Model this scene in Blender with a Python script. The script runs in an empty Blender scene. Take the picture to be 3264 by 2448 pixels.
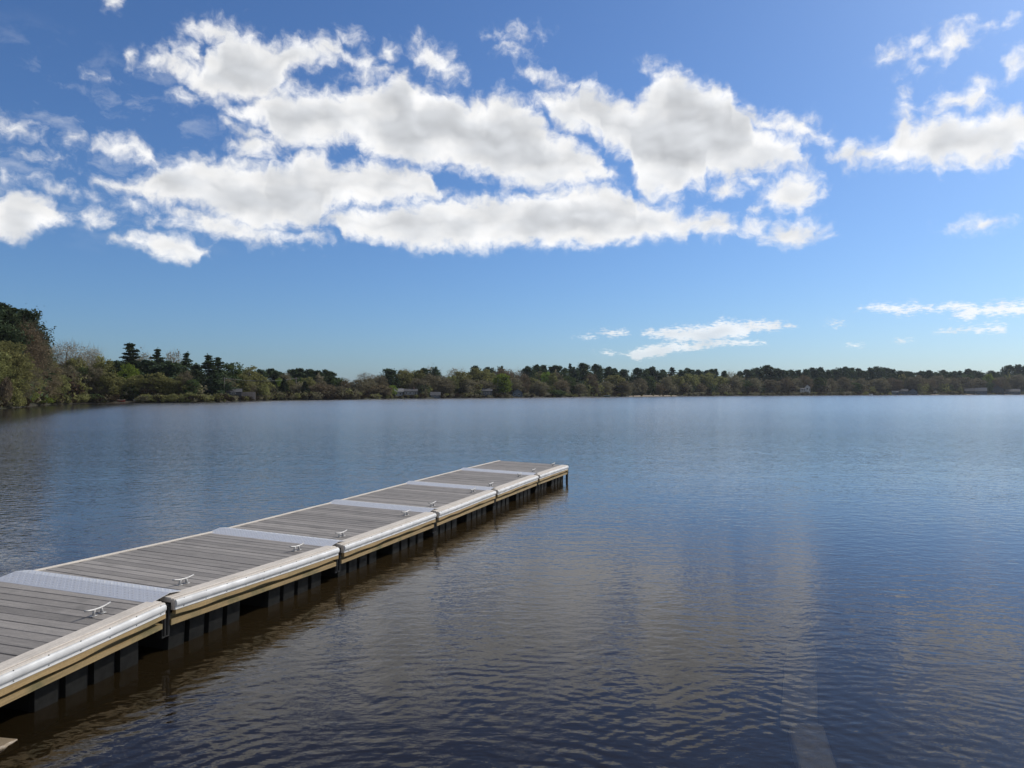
import bpy, math, random
import numpy as np
from mathutils import Vector

R = math.radians
SC = bpy.context.scene
COL = SC.collection

# ------------------------------------------------------------------ camera
FPX, CXP, CYP, HZ = 2350.0, 1632.0, 1224.0, 1251.0     # photo pixels (3264 x 2448)
DECK = 0.46
HC = 2.54                                              # eye above the water
PITCH = math.atan((HZ - CYP) / FPX)
cam_d = bpy.data.cameras.new("camera")
cam_d.sensor_width = 36.0
cam_d.lens = FPX / 3264.0 * 36.0
cam_d.clip_start = 0.05
cam_d.clip_end = 20000
cam = bpy.data.objects.new("camera", cam_d)
COL.objects.link(cam)
cam.location = (0, 0, HC)
cam.rotation_euler = (R(90) + PITCH, 0, 0)
SC.camera = cam

def ray(px, py):
    a, b = (px - CXP) / FPX, -(py - CYP) / FPX
    c, s = math.cos(PITCH), math.sin(PITCH)
    return Vector((a, c - b * s, s + b * c))
def on_plane(px, py, z):
    d = ray(px, py); t = (z - HC) / d.z
    return Vector((d.x * t, d.y * t, z))
def at_depth(px, py, Y):
    d = ray(px, py); t = Y / d.y
    return Vector((d.x * t, Y, HC + d.z * t))
def azel(px, py):
    d = ray(px, py).normalized()
    return math.degrees(math.atan2(d.x, d.y)), math.degrees(math.asin(d.z))

# ------------------------------------------------------------------ light and exposure
SUN_AZ, SUN_EL = 53.0, 38.0          # degrees to the right of the view, above the horizon
sun_dir = Vector((math.sin(R(SUN_AZ)) * math.cos(R(SUN_EL)), math.cos(R(SUN_AZ)) * math.cos(R(SUN_EL)), math.sin(R(SUN_EL))))
sl = bpy.data.lights.new("sun", 'SUN')
sl.energy = 3.8
sl.angle = R(0.53)
sl.color = (1.0, 0.95, 0.86)
so = bpy.data.objects.new("sun", sl)
COL.objects.link(so)
so.rotation_euler = (-sun_dir).to_track_quat('-Z', 'Y').to_euler()
SC.view_settings.view_transform = 'Standard'
SC.view_settings.look = 'None'
SC.view_settings.exposure = 0.0
SC.view_settings.gamma = 1.0
SC.cycles.max_bounces = 8
SC.cycles.transparent_max_bounces = 16
SC.cycles.sample_clamp_indirect = 6.0

# ------------------------------------------------------------------ node helper
class G:
    def __init__(self, tree): self.t = tree; tree.nodes.clear()
    def n(self, typ, **kw):
        nd = self.t.nodes.new(typ)
        for k, v in kw.items(): setattr(nd, k, v)
        return nd
    def set(self, sock, v):
        if isinstance(v, bpy.types.NodeSocket): self.t.links.new(v, sock)
        elif v is not None:
            if hasattr(sock.default_value, '__len__') and not hasattr(v, '__len__'): v = (v, v, v)
            sock.default_value = tuple(v) + (1.0,) if hasattr(v, '__len__') and len(v) == 3 and len(sock.default_value) == 4 else v
    def m(self, op, a, b=None, c=None, clamp=False):
        nd = self.n('ShaderNodeMath', operation=op, use_clamp=clamp)
        for s, v in zip(nd.inputs, (a, b, c)):
            if v is not None: self.set(s, v)
        return nd.outputs[0]
    def v(self, op, a, b=None, scale=None):
        nd = self.n('ShaderNodeVectorMath', operation=op)
        self.set(nd.inputs[0], a)
        if b is not None: self.set(nd.inputs[1], b)
        if scale is not None: self.set(nd.inputs['Scale'], scale)
        return nd.outputs['Value' if op in ('LENGTH', 'DOT_PRODUCT', 'DISTANCE') else 'Vector']
    def xyz(self, x, y=0.0, z=0.0):
        nd = self.n('ShaderNodeCombineXYZ')
        for s, v in zip(nd.inputs, (x, y, z)): self.set(s, v)
        return nd.outputs[0]
    def sep(self, v):
        nd = self.n('ShaderNodeSeparateXYZ'); self.set(nd.inputs[0], v)
        return nd.outputs[0], nd.outputs[1], nd.outputs[2]
    def noise(self, vec, scale=1.0, detail=3.0, rough=0.5, dim='3D', lac=2.0, dist=0.0):
        nd = self.n('ShaderNodeTexNoise', noise_dimensions=dim)
        if vec is not None: self.set(nd.inputs['Vector'], vec)
        nd.inputs['Scale'].default_value = scale; nd.inputs['Detail'].default_value = detail
        nd.inputs['Roughness'].default_value = rough; nd.inputs['Lacunarity'].default_value = lac
        nd.inputs['Distortion'].default_value = dist
        return nd.outputs[0], nd.outputs[1]
    def mr(self, v, a, b, c=0.0, d=1.0, typ='LINEAR'):
        nd = self.n('ShaderNodeMapRange', interpolation_type=typ, clamp=True)
        for s, x in zip(nd.inputs, (v, a, b, c, d)): self.set(s, x)
        return nd.outputs[0]
    def mix(self, f, a, b, mode='MIX'):
        nd = self.n('ShaderNodeMix', data_type='RGBA', blend_type=mode)
        self.set(nd.inputs[0], f); self.set(nd.inputs[6], a); self.set(nd.inputs[7], b)
        return nd.outputs[2]
    def hsv(self, col, h=0.5, s=1.0, v=1.0):
        nd = self.n('ShaderNodeHueSaturation')
        self.set(nd.inputs['Hue'], h); self.set(nd.inputs['Saturation'], s); self.set(nd.inputs['Value'], v); self.set(nd.inputs['Color'], col)
        return nd.outputs[0]
    def link(self, a, b): self.t.links.new(a, b)

# ------------------------------------------------------------------ sky with fair-weather clouds
world = bpy.data.worlds.new("World")
SC.world = world
world.use_nodes = True
SKY_STRENGTH = 0.102
def build_sky():
    g = G(world.node_tree)
    out = g.n('ShaderNodeOutputWorld')
    sky = g.n('ShaderNodeTexSky', sky_type='NISHITA')
    sky.sun_disc = False
    sky.sun_elevation = R(SUN_EL); sky.sun_rotation = R(SUN_AZ)
    sky.altitude = 0; sky.air_density = 1.0; sky.dust_density = 0.8; sky.ozone_density = 6.0
    skycol = g.v('MULTIPLY', sky.outputs[0], (0.68, 0.86, 1.06))      # the camera's white balance
    bg = g.n('ShaderNodeBackground'); g.link(skycol, bg.inputs[0]); bg.inputs[1].default_value = SKY_STRENGTH
    tc = g.n('ShaderNodeTexCoord')
    x, y, z = g.sep(tc.outputs['Generated'])
    deg = 180 / math.pi
    az = g.m('MULTIPLY', g.m('ARCTAN2', x, y), deg)
    el = g.m('MULTIPLY', g.m('ARCSINE', z), deg)
    P0 = g.xyz(az, el)
    amp = g.mr(el, 1.0, 14.0, 0.12, 1.0)
    # two octaves of turbulent displacement of the outlines
    _, c1 = g.noise(P0, 0.42, 4.0, 0.55, '2D')
    w1 = g.v('SCALE', g.v('SUBTRACT', c1, (0.5, 0.5, 0.5)), scale=g.m('MULTIPLY', amp, 1.35))
    P = g.v('ADD', P0, w1)
    waz, wel, _z = g.sep(P)
    crops = {1: (0, 0, 1100 / 2028), 2: (450, 50, 1100 / 2212), 3: (1400, 100, 1250 / 2212), 4: (2300, 0, 964 / 1882), 5: (1800, 900, 1464 / 2212)}
    def cv(c, x, y):
        ox, oy, s = crops[c]; return azel(ox + x * s, oy + y * s)
    def curve(t, pts, lo, hi):
        fc = g.n('ShaderNodeFloatCurve'); cm = fc.mapping; cm.use_clip = False; cu = cm.curves[0]
        pts = sorted(pts)
        q = []
        for a, b in pts:
            if not q or a > q[-1][0] + 1e-4: q.append((a, b))
        cu.points[0].location = q[0]; cu.points[1].location = q[-1]
        for a, b in q[1:-1]: cu.points.new(a, b)
        for p in cu.points: p.handle_type = 'VECTOR'
        cm.update()
        g.link(t, fc.inputs['Value'])
        return g.m('MULTIPLY_ADD', fc.outputs[0], hi - lo, lo)
    S = None; REL = None
    def join(s):
        nonlocal S
        S = s if S is None else g.m('MAXIMUM', S, s)
    def band(top, bot, gain=1.0, off=0.0):
        T = [cv(*p) for p in top]; B = [cv(*p) for p in bot]
        a0 = min(p[0] for p in T + B); a1 = max(p[0] for p in T + B)
        lo = min(p[1] for p in T + B) - .2; hi = max(p[1] for p in T + B) + .2
        nr = lambda L: [((a - a0) / (a1 - a0), (e - lo) / (hi - lo)) for a, e in L]
        t = g.mr(waz, a0, a1)
        tt, bb = curve(t, nr(T), lo, hi), curve(t, nr(B), lo, hi)
        s = g.m('MINIMUM', g.m('SUBTRACT', tt, wel), g.m('SUBTRACT', wel, bb))
        s = g.m('MINIMUM', s, g.m('MINIMUM', g.m('SUBTRACT', waz, a0 - .3), g.m('SUBTRACT', a1 + .3, waz)))
        if off: s = g.m('SUBTRACT', s, off)
        join(s)
    def blob(c, x, y, rx, ry, off=0.0, tilt=0.0):
        a, e = cv(c, x, y); a2, _ = cv(c, x + rx, y); _, e2 = cv(c, x, y - ry)
        ra, re = abs(a2 - a), abs(e2 - e)
        d = g.v('SUBTRACT', P, (a, e, 0))
        if tilt:
            dx, dy, _q = g.sep(d); ct, st = math.cos(R(tilt)), math.sin(R(tilt))
            d = g.xyz(g.m('ADD', g.m('MULTIPLY', dx, ct / ra), g.m('MULTIPLY', dy, st / ra)), g.m('ADD', g.m('MULTIPLY', dx, -st / re), g.m('MULTIPLY', dy, ct / re)))
        else:
            d = g.v('MULTIPLY', d, (1 / ra, 1 / re, 0))
        k = min(ra, re)
        join(g.m('MULTIPLY_ADD', g.v('LENGTH', d), -k, k * 1.05 - off))
    c = lambda n, L: [(n, a, b) for a, b in L]
    band(c(2, [(100,270),(180,262),(300,325),(385,330),(420,230),(500,180),(540,75),(640,100),(760,160),(830,190),(920,170),(1000,160),(1100,170),(1180,150),(1280,185),(1310,260)]),
         c(2, [(100,290),(200,325),(300,400),(400,520),(500,570),(620,545),(720,520),(830,525),(890,470),(950,370),(1010,318),(1100,310),(1200,282),(1310,276)]))
    band(c(2, [(600,610),(700,570),(760,520),(850,470),(930,490),(1030,475),(1100,490),(1200,480),(1260,480),(1330,500),(1400,450),(1500,445),(1600,440),(1640,390),(1700,365),(1760,460),(1810,480),(1900,500),(2010,505),(2090,560),(2130,530),(2212,560)])
         + c(3, [(290,360),(370,340),(430,390),(500,420),(570,480),(610,570),(680,590),(760,620),(860,670),(920,720),(950,800)]),
         c(2, [(600,650),(700,665),(820,710),(850,800),(950,830),(1100,860),(1250,840),(1290,800),(1400,800),(1450,880),(1560,920),(1700,960),(1850,980),(1950,960),(2050,980),(2200,1030)])
         + c(3, [(270,810),(330,840),(430,860),(560,890),(680,880),(800,860),(950,835)]))
    band(c(2, [(560,675),(640,705),(740,735),(850,755)]), c(2, [(560,715),(640,775),(740,800),(850,800)]), off=.1)
    blob(2, 725, 835, 125, 80)
    band(c(2, [(360,70),(440,60),(540,75)]), c(2, [(360,92),(440,100),(540,170)]), off=-.22)
    band(c(2, [(90,266),(180,256),(300,318),(420,380)]), c(2, [(90,287),(180,305),(300,395),(420,500)]), off=-.25)
    band(c(2, [(260,215),(310,170),(350,200),(375,280)]), c(2, [(260,235),(310,255),(350,290),(375,300)]), off=-.05)
    blob(2, 890, 495, 120, 60)
    band(c(3, [(580,360),(700,340),(790,330),(800,295),(850,290),(930,340),(1040,400),(1080,420),(1130,390),(1160,330),(1220,260),(1300,225),(1420,230),(1480,280),(1540,290),(1600,340),(1640,330),(1660,400),(1730,450),(1780,550),(1880,560),(1960,580),(2030,640),(2050,740)]),
         c(3, [(580,410),(640,520),(740,570),(860,570),(920,600),(935,660),(1020,675),(1075,730),(1100,830),(1140,905),(1280,940),(1340,950),(1400,890),(1500,870),(1520,810),(1650,820),(1760,790),(1900,770),(2000,760),(2050,748)]))
    band(c(3, [(1740,455),(1820,495),(1940,505),(2040,530),(2100,560),(2150,597)]), c(3, [(1740,500),(1820,540),(1940,565),(2040,585),(2150,608)]), off=-.18)
    band(c(3, [(460,205),(540,195),(650,230),(780,290)]), c(3, [(460,260),(540,300),(650,330),(780,350)]), off=.35)
    band(c(1, [(610,1060),(700,1080),(800,1050),(880,1030),(960,970),(1100,950),(1130,920),(1200,925),(1300,945),(1400,955),(1500,980),(1560,1000),(1572,970),(1650,960),(1720,950),(1760,895),(1860,900),(1920,940),(1980,980)])
         + c(2, [(1270,965),(1350,970),(1440,950),(1560,935),(1650,980),(1740,970),(1860,1000),(1890,1080),(1935,1150)]),
         c(1, [(610,1075),(700,1115),(850,1165),(950,1200),(1100,1212),(1200,1218),(1280,1265),(1350,1300)])
         + c(2, [(690,1370),(830,1395),(870,1370),(1000,1350),(1150,1350),(1180,1280),(1210,1265),(1240,1230),(1400,1235),(1520,1240),(1560,1215),(1680,1192),(1900,1180),(1935,1165)]))
    blob(2, 560, 1352, 330, 62, 0, -8)
    band(c(2, [(1180,1290),(1300,1240),(1500,1250),(1560,1230),(1700,1200),(1930,1160),(2100,1165),(2200,1160)])
         + c(3, [(330,930),(430,930),(580,910),(700,890),(750,850),(800,860),(900,860),(960,860),(1090,920),(1110,975),(1200,965),(1300,990),(1400,1050),(1440,1030),(1560,1040),(1590,1030),(1620,1060),(1680,1100)]),
         c(2, [(1180,1310),(1260,1335),(1300,1420),(1450,1440),(1600,1460),(1750,1490),(1900,1510),(2000,1500),(2200,1500)])
         + c(3, [(330,1225),(420,1200),(560,1210),(620,1230),(750,1210),(900,1210),(1000,1190),(1120,1190),(1170,1150),(1230,1180),(1300,1150),(1390,1170),(1420,1110),(1500,1150),(1620,1160),(1680,1110)]))
    band(c(4, [(720,965),(780,910),(870,920),(1020,900),(1080,800),(1110,730),(1150,760),(1170,775),(1250,760),(1390,730),(1500,735),(1560,740),(1640,710),(1700,690),(1800,690),(1882,680),(2200,700),(2600,800)]),
         c(4, [(720,990),(800,1025),(880,1000),(1020,1010),(1110,1035),(1200,1010),(1280,1010),(1320,1060),(1370,1050),(1420,1010),(1520,1000),(1580,1035),(1660,1020),(1730,980),(1790,1000),(1830,940),(1882,920),(2200,900),(2600,815)]))
    blob(4, 1140, 680, 30, 85, .05); blob(4, 1560, 620, 78, 66); blob(4, 1450, 630, 70, 38); blob(4, 1340, 700, 50, 25, .15)
    band(c(1, [(-300,1200),(0,1170),(50,1125),(160,1125),(250,1150),(310,1180),(360,1240),(400,1290)]),
         c(1, [(-300,1380),(0,1388),(60,1408),(130,1412),(200,1375),(260,1335),(310,1325),(380,1305),(400,1298)]))
    band(c(5, [(390,236),(500,222),(700,202),(750,178),(800,188),(830,192),(980,182),(1050,192),(1100,209)]), c(5, [(390,252),(440,277),(560,287),(700,285),(880,265),(900,240),(1000,227),(1100,213)]))
    band(c(5, [(280,338),(400,308),(500,293),(600,288),(700,273),(860,278),(950,288)]), c(5, [(280,347),(350,380),(470,362),(520,337),(640,327),(750,312),(900,302),(950,294)]))
    band(c(5, [(1430,123),(1560,107),(1680,105),(1740,118)]), c(5, [(1430,132),(1560,143),(1680,148),(1740,132)]))
    band(c(5, [(1780,122),(1850,98),(1920,98),(2000,108),(2100,93),(2212,95),(2600,90)]), c(5, [(1780,132),(1900,142),(1950,172),(2000,142),(2100,152),(2212,152),(2600,140)]))
    band(c(5, [(1800,238),(1900,222),(2000,217),(2100,210)]), c(5, [(1800,244),(1950,242),(2100,237)]))
    band(c(1, [(590,825),(640,797),(700,817),(800,832),(880,880),(920,950)]), c(1, [(590,865),(660,912),(760,925),(850,965),(920,985)]), off=.1)
    band(c(1, [(690,1390),(900,1377),(1060,1382),(1130,1417),(1190,1468)]), c(1, [(690,1405),(820,1452),(950,1522),(1100,1538),(1180,1522),(1190,1485)]))
    for b in [(1,550,1275,85,40),(1,70,745,125,52,.2,-20),(1,440,830,55,70,.4,-35),(1,1085,570,50,32,.1),(1,890,1310,28,28,.1),(1,1830,1392,75,24,.05),
              (1,780,325,45,50,.4),(1,560,435,80,45,.6),(1,690,15,50,60,.3),(1,770,1192,80,34,.2),(1,260,930,120,38,.35,-10),(1,40,1020,70,50,.45),(1,300,1098,160,22,.2,-6),
              (2,1890,285,125,72,0,-28),(2,1590,230,60,60,.35),(2,1350,130,60,42,.25),(2,1430,300,75,85,.35),(2,1500,385,120,55,.2),
              (3,1990,910,140,98),(3,1990,1148,155,62),(3,1770,1100,58,32,.05),(3,1780,1010,35,35,.3),(3,1630,880,66,38),(3,1205,200,40,26,.15),(3,420,100,70,34,.3),(3,430,8,80,28,.2),
              (3,2060,500,36,22,.2),(3,1775,840,30,15,.05),
              (4,1460,240,110,78,.1,35),(4,1330,330,66,24,.05),(4,1050,330,46,28,.05),(4,1205,260,32,24,.1,50),(4,1845,375,60,48,.1),(4,1650,140,40,30,.3),(4,1790,140,36,36,.35),
              (4,1610,1397,95,26),(4,1600,530,56,20,.2),(4,1230,430,66,32,.45),
              (5,225,243,62,14),(5,120,264,32,8),(5,1300,198,22,8),(5,1615,281,26,8),(5,1395,300,30,8),(5,205,342,46,8),(5,2040,197,32,8),(5,1930,150,50,24)]:
        blob(*b)
    # scattered cloud cover overhead and behind the viewer
    nz, _ = g.noise(g.v('MULTIPLY', tc.outputs['Generated'], (1, 1, 1.6)), 2.1, 5.0, 0.55)
    elsewhere = g.m('MAXIMUM', g.mr(el, 34, 44), g.mr(g.m('ABSOLUTE', az), 42, 55))
    join(g.m('SUBTRACT', g.m('MULTIPLY', g.m('SUBTRACT', g.m('MULTIPLY', nz, elsewhere), 0.52), 14.0), 0.0))
    # ragged edges
    f2, _ = g.noise(g.v('MULTIPLY', P, (1, 1.25, 1)), 1.0, 6.0, 0.56, '2D')
    f3, _ = g.noise(g.v('MULTIPLY', P0, (1.0, 3.2, 1)), 2.3, 5.0, 0.6, '2D')
    lowm = g.mr(el, 5.0, 9.0, 1.0, 0.0)
    f2 = g.m('ADD', f2, g.m('MULTIPLY', g.m('SUBTRACT', f3, 0.5), g.m('MULTIPLY', lowm, 1.6)))
    S2 = g.m('ADD', g.m('ADD', S, g.m('MULTIPLY', g.m('SUBTRACT', amp, 0.22), 0.50)), g.m('MULTIPLY', g.m('SUBTRACT', f2, 0.515), g.m('MULTIPLY', amp, 1.75)))
    wid = g.m('MULTIPLY', amp, 1.25)
    dens = g.mr(g.m('DIVIDE', S2, wid), -0.35, 1.0, 0.0, 1.0, 'SMOOTHERSTEP')
    dens = g.m('MULTIPLY', dens, g.mr(el, -0.5, 8.0, 0.5, 1.0))
    dens = g.m('MULTIPLY', dens, 0.97)
    # thin torn veils west of the main bank and a few above it
    wv, _ = g.noise(g.v('ADD', g.v('MULTIPLY', P0, (0.16, 0.30, 1)), g.v('SCALE', c1, scale=0.35)), 1.6, 6.0, 0.62, '2D')
    wm = g.m('MULTIPLY', g.mr(az, -27, -17, 1.0, 0.0, 'SMOOTHSTEP'), g.m('MULTIPLY', g.mr(el, 9, 13, 0, 1, 'SMOOTHSTEP'), g.mr(el, 19, 24, 1, 0, 'SMOOTHSTEP')))
    dens = g.m('MAXIMUM', dens, g.m('MULTIPLY', g.mr(wv, 0.52, 0.85, 0.0, 0.38), wm))
    # thick cores go grey, rims stay bright; billows lit from the sun's side
    PL = g.v('ADD', P0, g.v('SCALE', w1, scale=0.6))
    b1, _ = g.noise(g.v('MULTIPLY', PL, (0.75, 1.35, 1)), 0.42, 2.2, 0.42, '2D')
    b2, _ = g.noise(g.v('MULTIPLY', g.v('ADD', PL, (0.45, 0.5, 0)), (0.75, 1.35, 1)), 0.42, 2.2, 0.42, '2D')
    relief = g.m('MULTIPLY', g.m('SUBTRACT', b1, b2), 1.5)
    core = g.mr(g.m('ADD', S, g.m('MULTIPLY', g.m('SUBTRACT', b1, 0.5), 4.4)), -0.3, 2.5, 0.0, 1.0, 'SMOOTHSTEP')
    core = g.m('MULTIPLY', core, g.mr(az, -40, 35, 1.0, 0.75))
    lum = g.m('ADD', g.m('SUBTRACT', 0.645, g.m('MULTIPLY', core, 0.265)), g.m('MULTIPLY', relief, 0.20))
    lum = g.m('MAXIMUM', g.m('MINIMUM', lum, 0.66), 0.33)
    tint = g.mix(core, (1.0, 0.995, 0.985), (0.95, 0.98, 1.02))
    ccol = g.v('SCALE', tint, scale=lum)
    cb = g.n('ShaderNodeBackground'); g.link(ccol, cb.inputs[0]); cb.inputs[1].default_value = 1.60
    mx = g.n('ShaderNodeMixShader')
    g.link(dens, mx.inputs[0]); g.link(bg.outputs[0], mx.inputs[1]); g.link(cb.outputs[0], mx.inputs[2])
    g.link(mx.outputs[0], out.inputs[0])
build_sky()

# ------------------------------------------------------------------ object helpers
def tag(o, label=None, cat=None, group=None, kind=None):
    if label: o['label'] = label
    if cat: o['category'] = cat
    if group: o['group'] = group
    if kind: o['kind'] = kind
    return o
def empty(name, loc, rz=0.0):
    o = bpy.data.objects.new(name, None); COL.objects.link(o)
    o.location = loc; o.rotation_euler = (0, 0, rz); o.empty_display_size = 0.2
    return o
class MB:
    """collects shapes into one mesh"""
    def __init__(self): self.v = []; self.f = []; self.mi = []
    def add(self, vs, fs, mi=0):
        b = len(self.v); self.v += [tuple(p) for p in vs]
        for f in fs: self.f.append(tuple(i + b for i in f)); self.mi.append(mi)
    def box(self, x0, x1, y0, y1, z0, z1, mi=0):
        v = [(x, y, z) for z in (z0, z1) for y in (y0, y1) for x in (x0, x1)]
        self.add(v, [(0,2,3,1),(4,5,7,6),(0,1,5,4),(2,6,7,3),(0,4,6,2),(1,3,7,5)], mi)
    def cbox(self, x0, x1, y0, y1, z0, z1, c, mi=0):
        """box with chamfered top edges"""
        v = [(x0,y0,z0),(x1,y0,z0),(x1,y1,z0),(x0,y1,z0),(x0,y0,z1-c),(x1,y0,z1-c),(x1,y1,z1-c),(x0,y1,z1-c),
             (x0+c,y0+c,z1),(x1-c,y0+c,z1),(x1-c,y1-c,z1),(x0+c,y1-c,z1)]
        self.add(v, [(3,2,1,0),(0,1,5,4),(1,2,6,5),(2,3,7,6),(3,0,4,7),(4,5,9,8),(5,6,10,9),(6,7,11,10),(7,4,8,11),(8,9,10,11)], mi)
    def tube(self, pts, rad, n=8, mi=0, cap=True):
        pts = [Vector(p) for p in pts]
        rad = rad if hasattr(rad, '__len__') else [rad] * len(pts)
        rings = []
        for i, p in enumerate(pts):
            d = (pts[min(i+1, len(pts)-1)] - pts[max(i-1, 0)]).normalized()
            u = d.cross(Vector((0, 0, 1)) if abs(d.z) < .95 else Vector((1, 0, 0))).normalized(); w = d.cross(u)
            rings.append([p + (u * math.cos(2*math.pi*k/n) + w * math.sin(2*math.pi*k/n)) * rad[i] for k in range(n)])
        vs = [q for r in rings for q in r]
        fs = [(i*n+k, i*n+(k+1) % n, (i+1)*n+(k+1) % n, (i+1)*n+k) for i in range(len(pts)-1) for k in range(n)]
        if cap: fs += [tuple(range(n-1, -1, -1)), tuple((len(pts)-1)*n + k for k in range(n))]
        self.add(vs, fs, mi)
    def extrude(self, prof, ys, mi=0, wob=None):
        """profile in (x, z) swept along y"""
        n = len(prof); vs = []
        for y in ys:
            for k, (x, z) in enumerate(prof):
                dx, dz = wob(k, y) if wob else (0, 0)
                vs.append((x + dx, y, z + dz))
        fs = [(i*n+k, (i+1)*n+k, (i+1)*n+(k+1) % n, i*n+(k+1) % n) for i in range(len(ys)-1) for k in range(n)]
        fs += [tuple(range(n)), tuple((len(ys)-1)*n + k for k in range(n-1, -1, -1))]
        self.add(vs, fs, mi)
    def mesh(self, name, mats, smooth=False):
        me = bpy.data.meshes.new(name); me.from_pydata(self.v, [], self.f); me.update()
        for m in (mats if isinstance(mats, (list, tuple)) else [mats]): me.materials.append(m)
        if any(self.mi): me.polygons.foreach_set('material_index', self.mi)
        if smooth: me.polygons.foreach_set('use_smooth', [True] * len(me.polygons))
        return me
    def build(self, name, mats, parent=None, smooth=False):
        o = bpy.data.objects.new(name, self.mesh(name, mats, smooth)); COL.objects.link(o)
        if parent: o.parent = parent
        return o
def link_obj(name, me, parent=None):
    o = bpy.data.objects.new(name, me); COL.objects.link(o)
    if parent: o.parent = parent
    return o

# ------------------------------------------------------------------ materials
def new_mat(name):
    m = bpy.data.materials.new(name); m.use_nodes = True
    return m, G(m.node_tree)
def finish(g, shader, disp=None):
    o = g.n('ShaderNodeOutputMaterial'); g.link(shader, o.inputs[0])
def bsdf(g, col, rough=0.6, metal=0.0, normal=None, spec=0.5):
    p = g.n('ShaderNodeBsdfPrincipled')
    g.set(p.inputs['Base Color'], col); g.set(p.inputs['Roughness'], rough); g.set(p.inputs['Metallic'], metal)
    p.inputs['Specular IOR Level'].default_value = spec
    if normal is not None: g.link(normal, p.inputs['Normal'])
    return p.outputs[0]
def bump(g, h, strength=0.4, dist=0.01):
    b = g.n('ShaderNodeBump'); g.link(h, b.inputs['Height']); b.inputs['Strength'].default_value = strength; b.inputs['Distance'].default_value = dist
    return b.outputs[0]

def mat_wood(name, c1, c2, grain, rough=0.75, var=0.25, stain=None, stain_amt=0.0, nail=False):
    """weathered timber; grain = scale vector (small along the fibre)"""
    m, g = new_mat(name)
    tc = g.n('ShaderNodeTexCoord'); geo = g.n('ShaderNodeNewGeometry'); oi = g.n('ShaderNodeObjectInfo')
    rnd = geo.outputs['Random Per Island']
    off = g.xyz(g.m('MULTIPLY', rnd, 37.0), g.m('MULTIPLY', rnd, 91.0), g.m('MULTIPLY', oi.outputs['Random'], 50))
    p = g.v('ADD', tc.outputs['Object'], off)
    n1, _ = g.noise(g.v('MULTIPLY', p, grain), 1.0, 6.0, 0.65)
    n2, _ = g.noise(p, 2.3, 4.0, 0.6)
    n3, _ = g.noise(p, 55.0, 3.0, 0.6)
    f = g.m('ADD', g.m('MULTIPLY', n1, 0.75), g.m('MULTIPLY', n2, 0.45))
    col = g.mix(g.mr(f, 0.38, 0.8), c1, c2)
    if stain: col = g.mix(g.m('MULTIPLY', g.mr(n2, 0.5, 0.68), stain_amt), col, stain)
    val = g.m('ADD', g.m('MULTIPLY', g.m('SUBTRACT', rnd, 0.5), var * 2), 1.0)
    val = g.m('MULTIPLY', val, g.mr(n3, 0.25, 0.75, 0.86, 1.12))
    col = g.hsv(col, 0.5, 1.0, val)
    finish(g, bsdf(g, col, rough, 0, bump(g, n1, 0.5, 0.004), 0.35))
    return m
M = {}
M['deck'] = mat_wood('deck boards', (0.150, 0.136, 0.122), (0.275, 0.250, 0.225), (3.0, 60.0, 60.0), 0.72, 0.22, (0.105, 0.096, 0.086), 0.6)
M['curb'] = mat_wood('bleached curb timber', (0.40, 0.355, 0.30), (0.62, 0.56, 0.49), (60.0, 2.5, 60.0), 0.75, 0.08, (0.33, 0.29, 0.24), 0.5)
M['pine'] = mat_wood('treated pine board', (0.25, 0.165, 0.072), (0.42, 0.295, 0.140), (40.0, 2.0, 45.0), 0.7, 0.12, (0.13, 0.115, 0.05), 0.55)
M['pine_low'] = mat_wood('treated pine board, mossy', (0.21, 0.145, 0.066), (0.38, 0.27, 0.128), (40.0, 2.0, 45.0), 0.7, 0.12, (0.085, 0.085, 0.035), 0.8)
M['shade_band'] = mat_wood('weathered board darkened as shade', (0.075, 0.066, 0.036), (0.15, 0.125, 0.066), (40.0, 2.0, 45.0), 0.8, 0.12, (0.04, 0.042, 0.02), 0.8)  # weathered timber with cast shade put into its dark colour
M['joist'] = mat_wood('wet dark joist', (0.04, 0.034, 0.026), (0.08, 0.066, 0.05), (40.0, 2.0, 40.0), 0.7, 0.1)

def mat_simple(name, c, rough=0.5, metal=0.0, scale=8.0, amt=0.25, spec=0.5, c2=None, bumpy=0.0, bscale=40.0):
    m, g = new_mat(name)
    tc = g.n('ShaderNodeTexCoord'); oi = g.n('ShaderNodeObjectInfo')
    p = g.v('ADD', tc.outputs['Object'], g.xyz(g.m('MULTIPLY', oi.outputs['Random'], 40.0), 0, 0))
    n, _ = g.noise(p, scale, 5.0, 0.6)
    col = g.mix(g.mr(n, 0.3, 0.72), c, c2 or tuple(x * (1 - amt) for x in c))
    nb = None
    if bumpy:
        n2, _ = g.noise(p, bscale, 4.0, 0.6); nb = bump(g, n2, bumpy, 0.01)
    finish(g, bsdf(g, col, g.mr(n, 0.3, 0.7, rough * 0.85, min(1, rough * 1.15)), metal, nb, spec))
    return m
M['vinyl'] = mat_simple('white vinyl bumper', (0.66, 0.655, 0.64), 0.58, 0, 5.0, 0.28, 0.5)
M['screw'] = mat_simple('rusty screw head', (0.09, 0.075, 0.06), 0.5, 0.5)
M['plate'] = mat_simple('aluminium tread plate', (0.60, 0.60, 0.61), 0.5, 0.55, 14.0, 0.14)
M['galv'] = mat_simple('galvanised cleat', (0.40, 0.39, 0.375), 0.5, 0.3, 30.0, 0.25)
M['plastic'] = mat_simple('black float plastic', (0.008, 0.008, 0.008), 0.7, 0, 3.0, 0.4, 0.4)
M['panel'] = mat_simple('grey float panel', (0.016, 0.016, 0.015), 0.7, 0, 9.0, 0.5, 0.08)
M['steel'] = mat_simple('black steel', (0.018, 0.017, 0.016), 0.55, 0.3, 20.0, 0.3)
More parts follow.
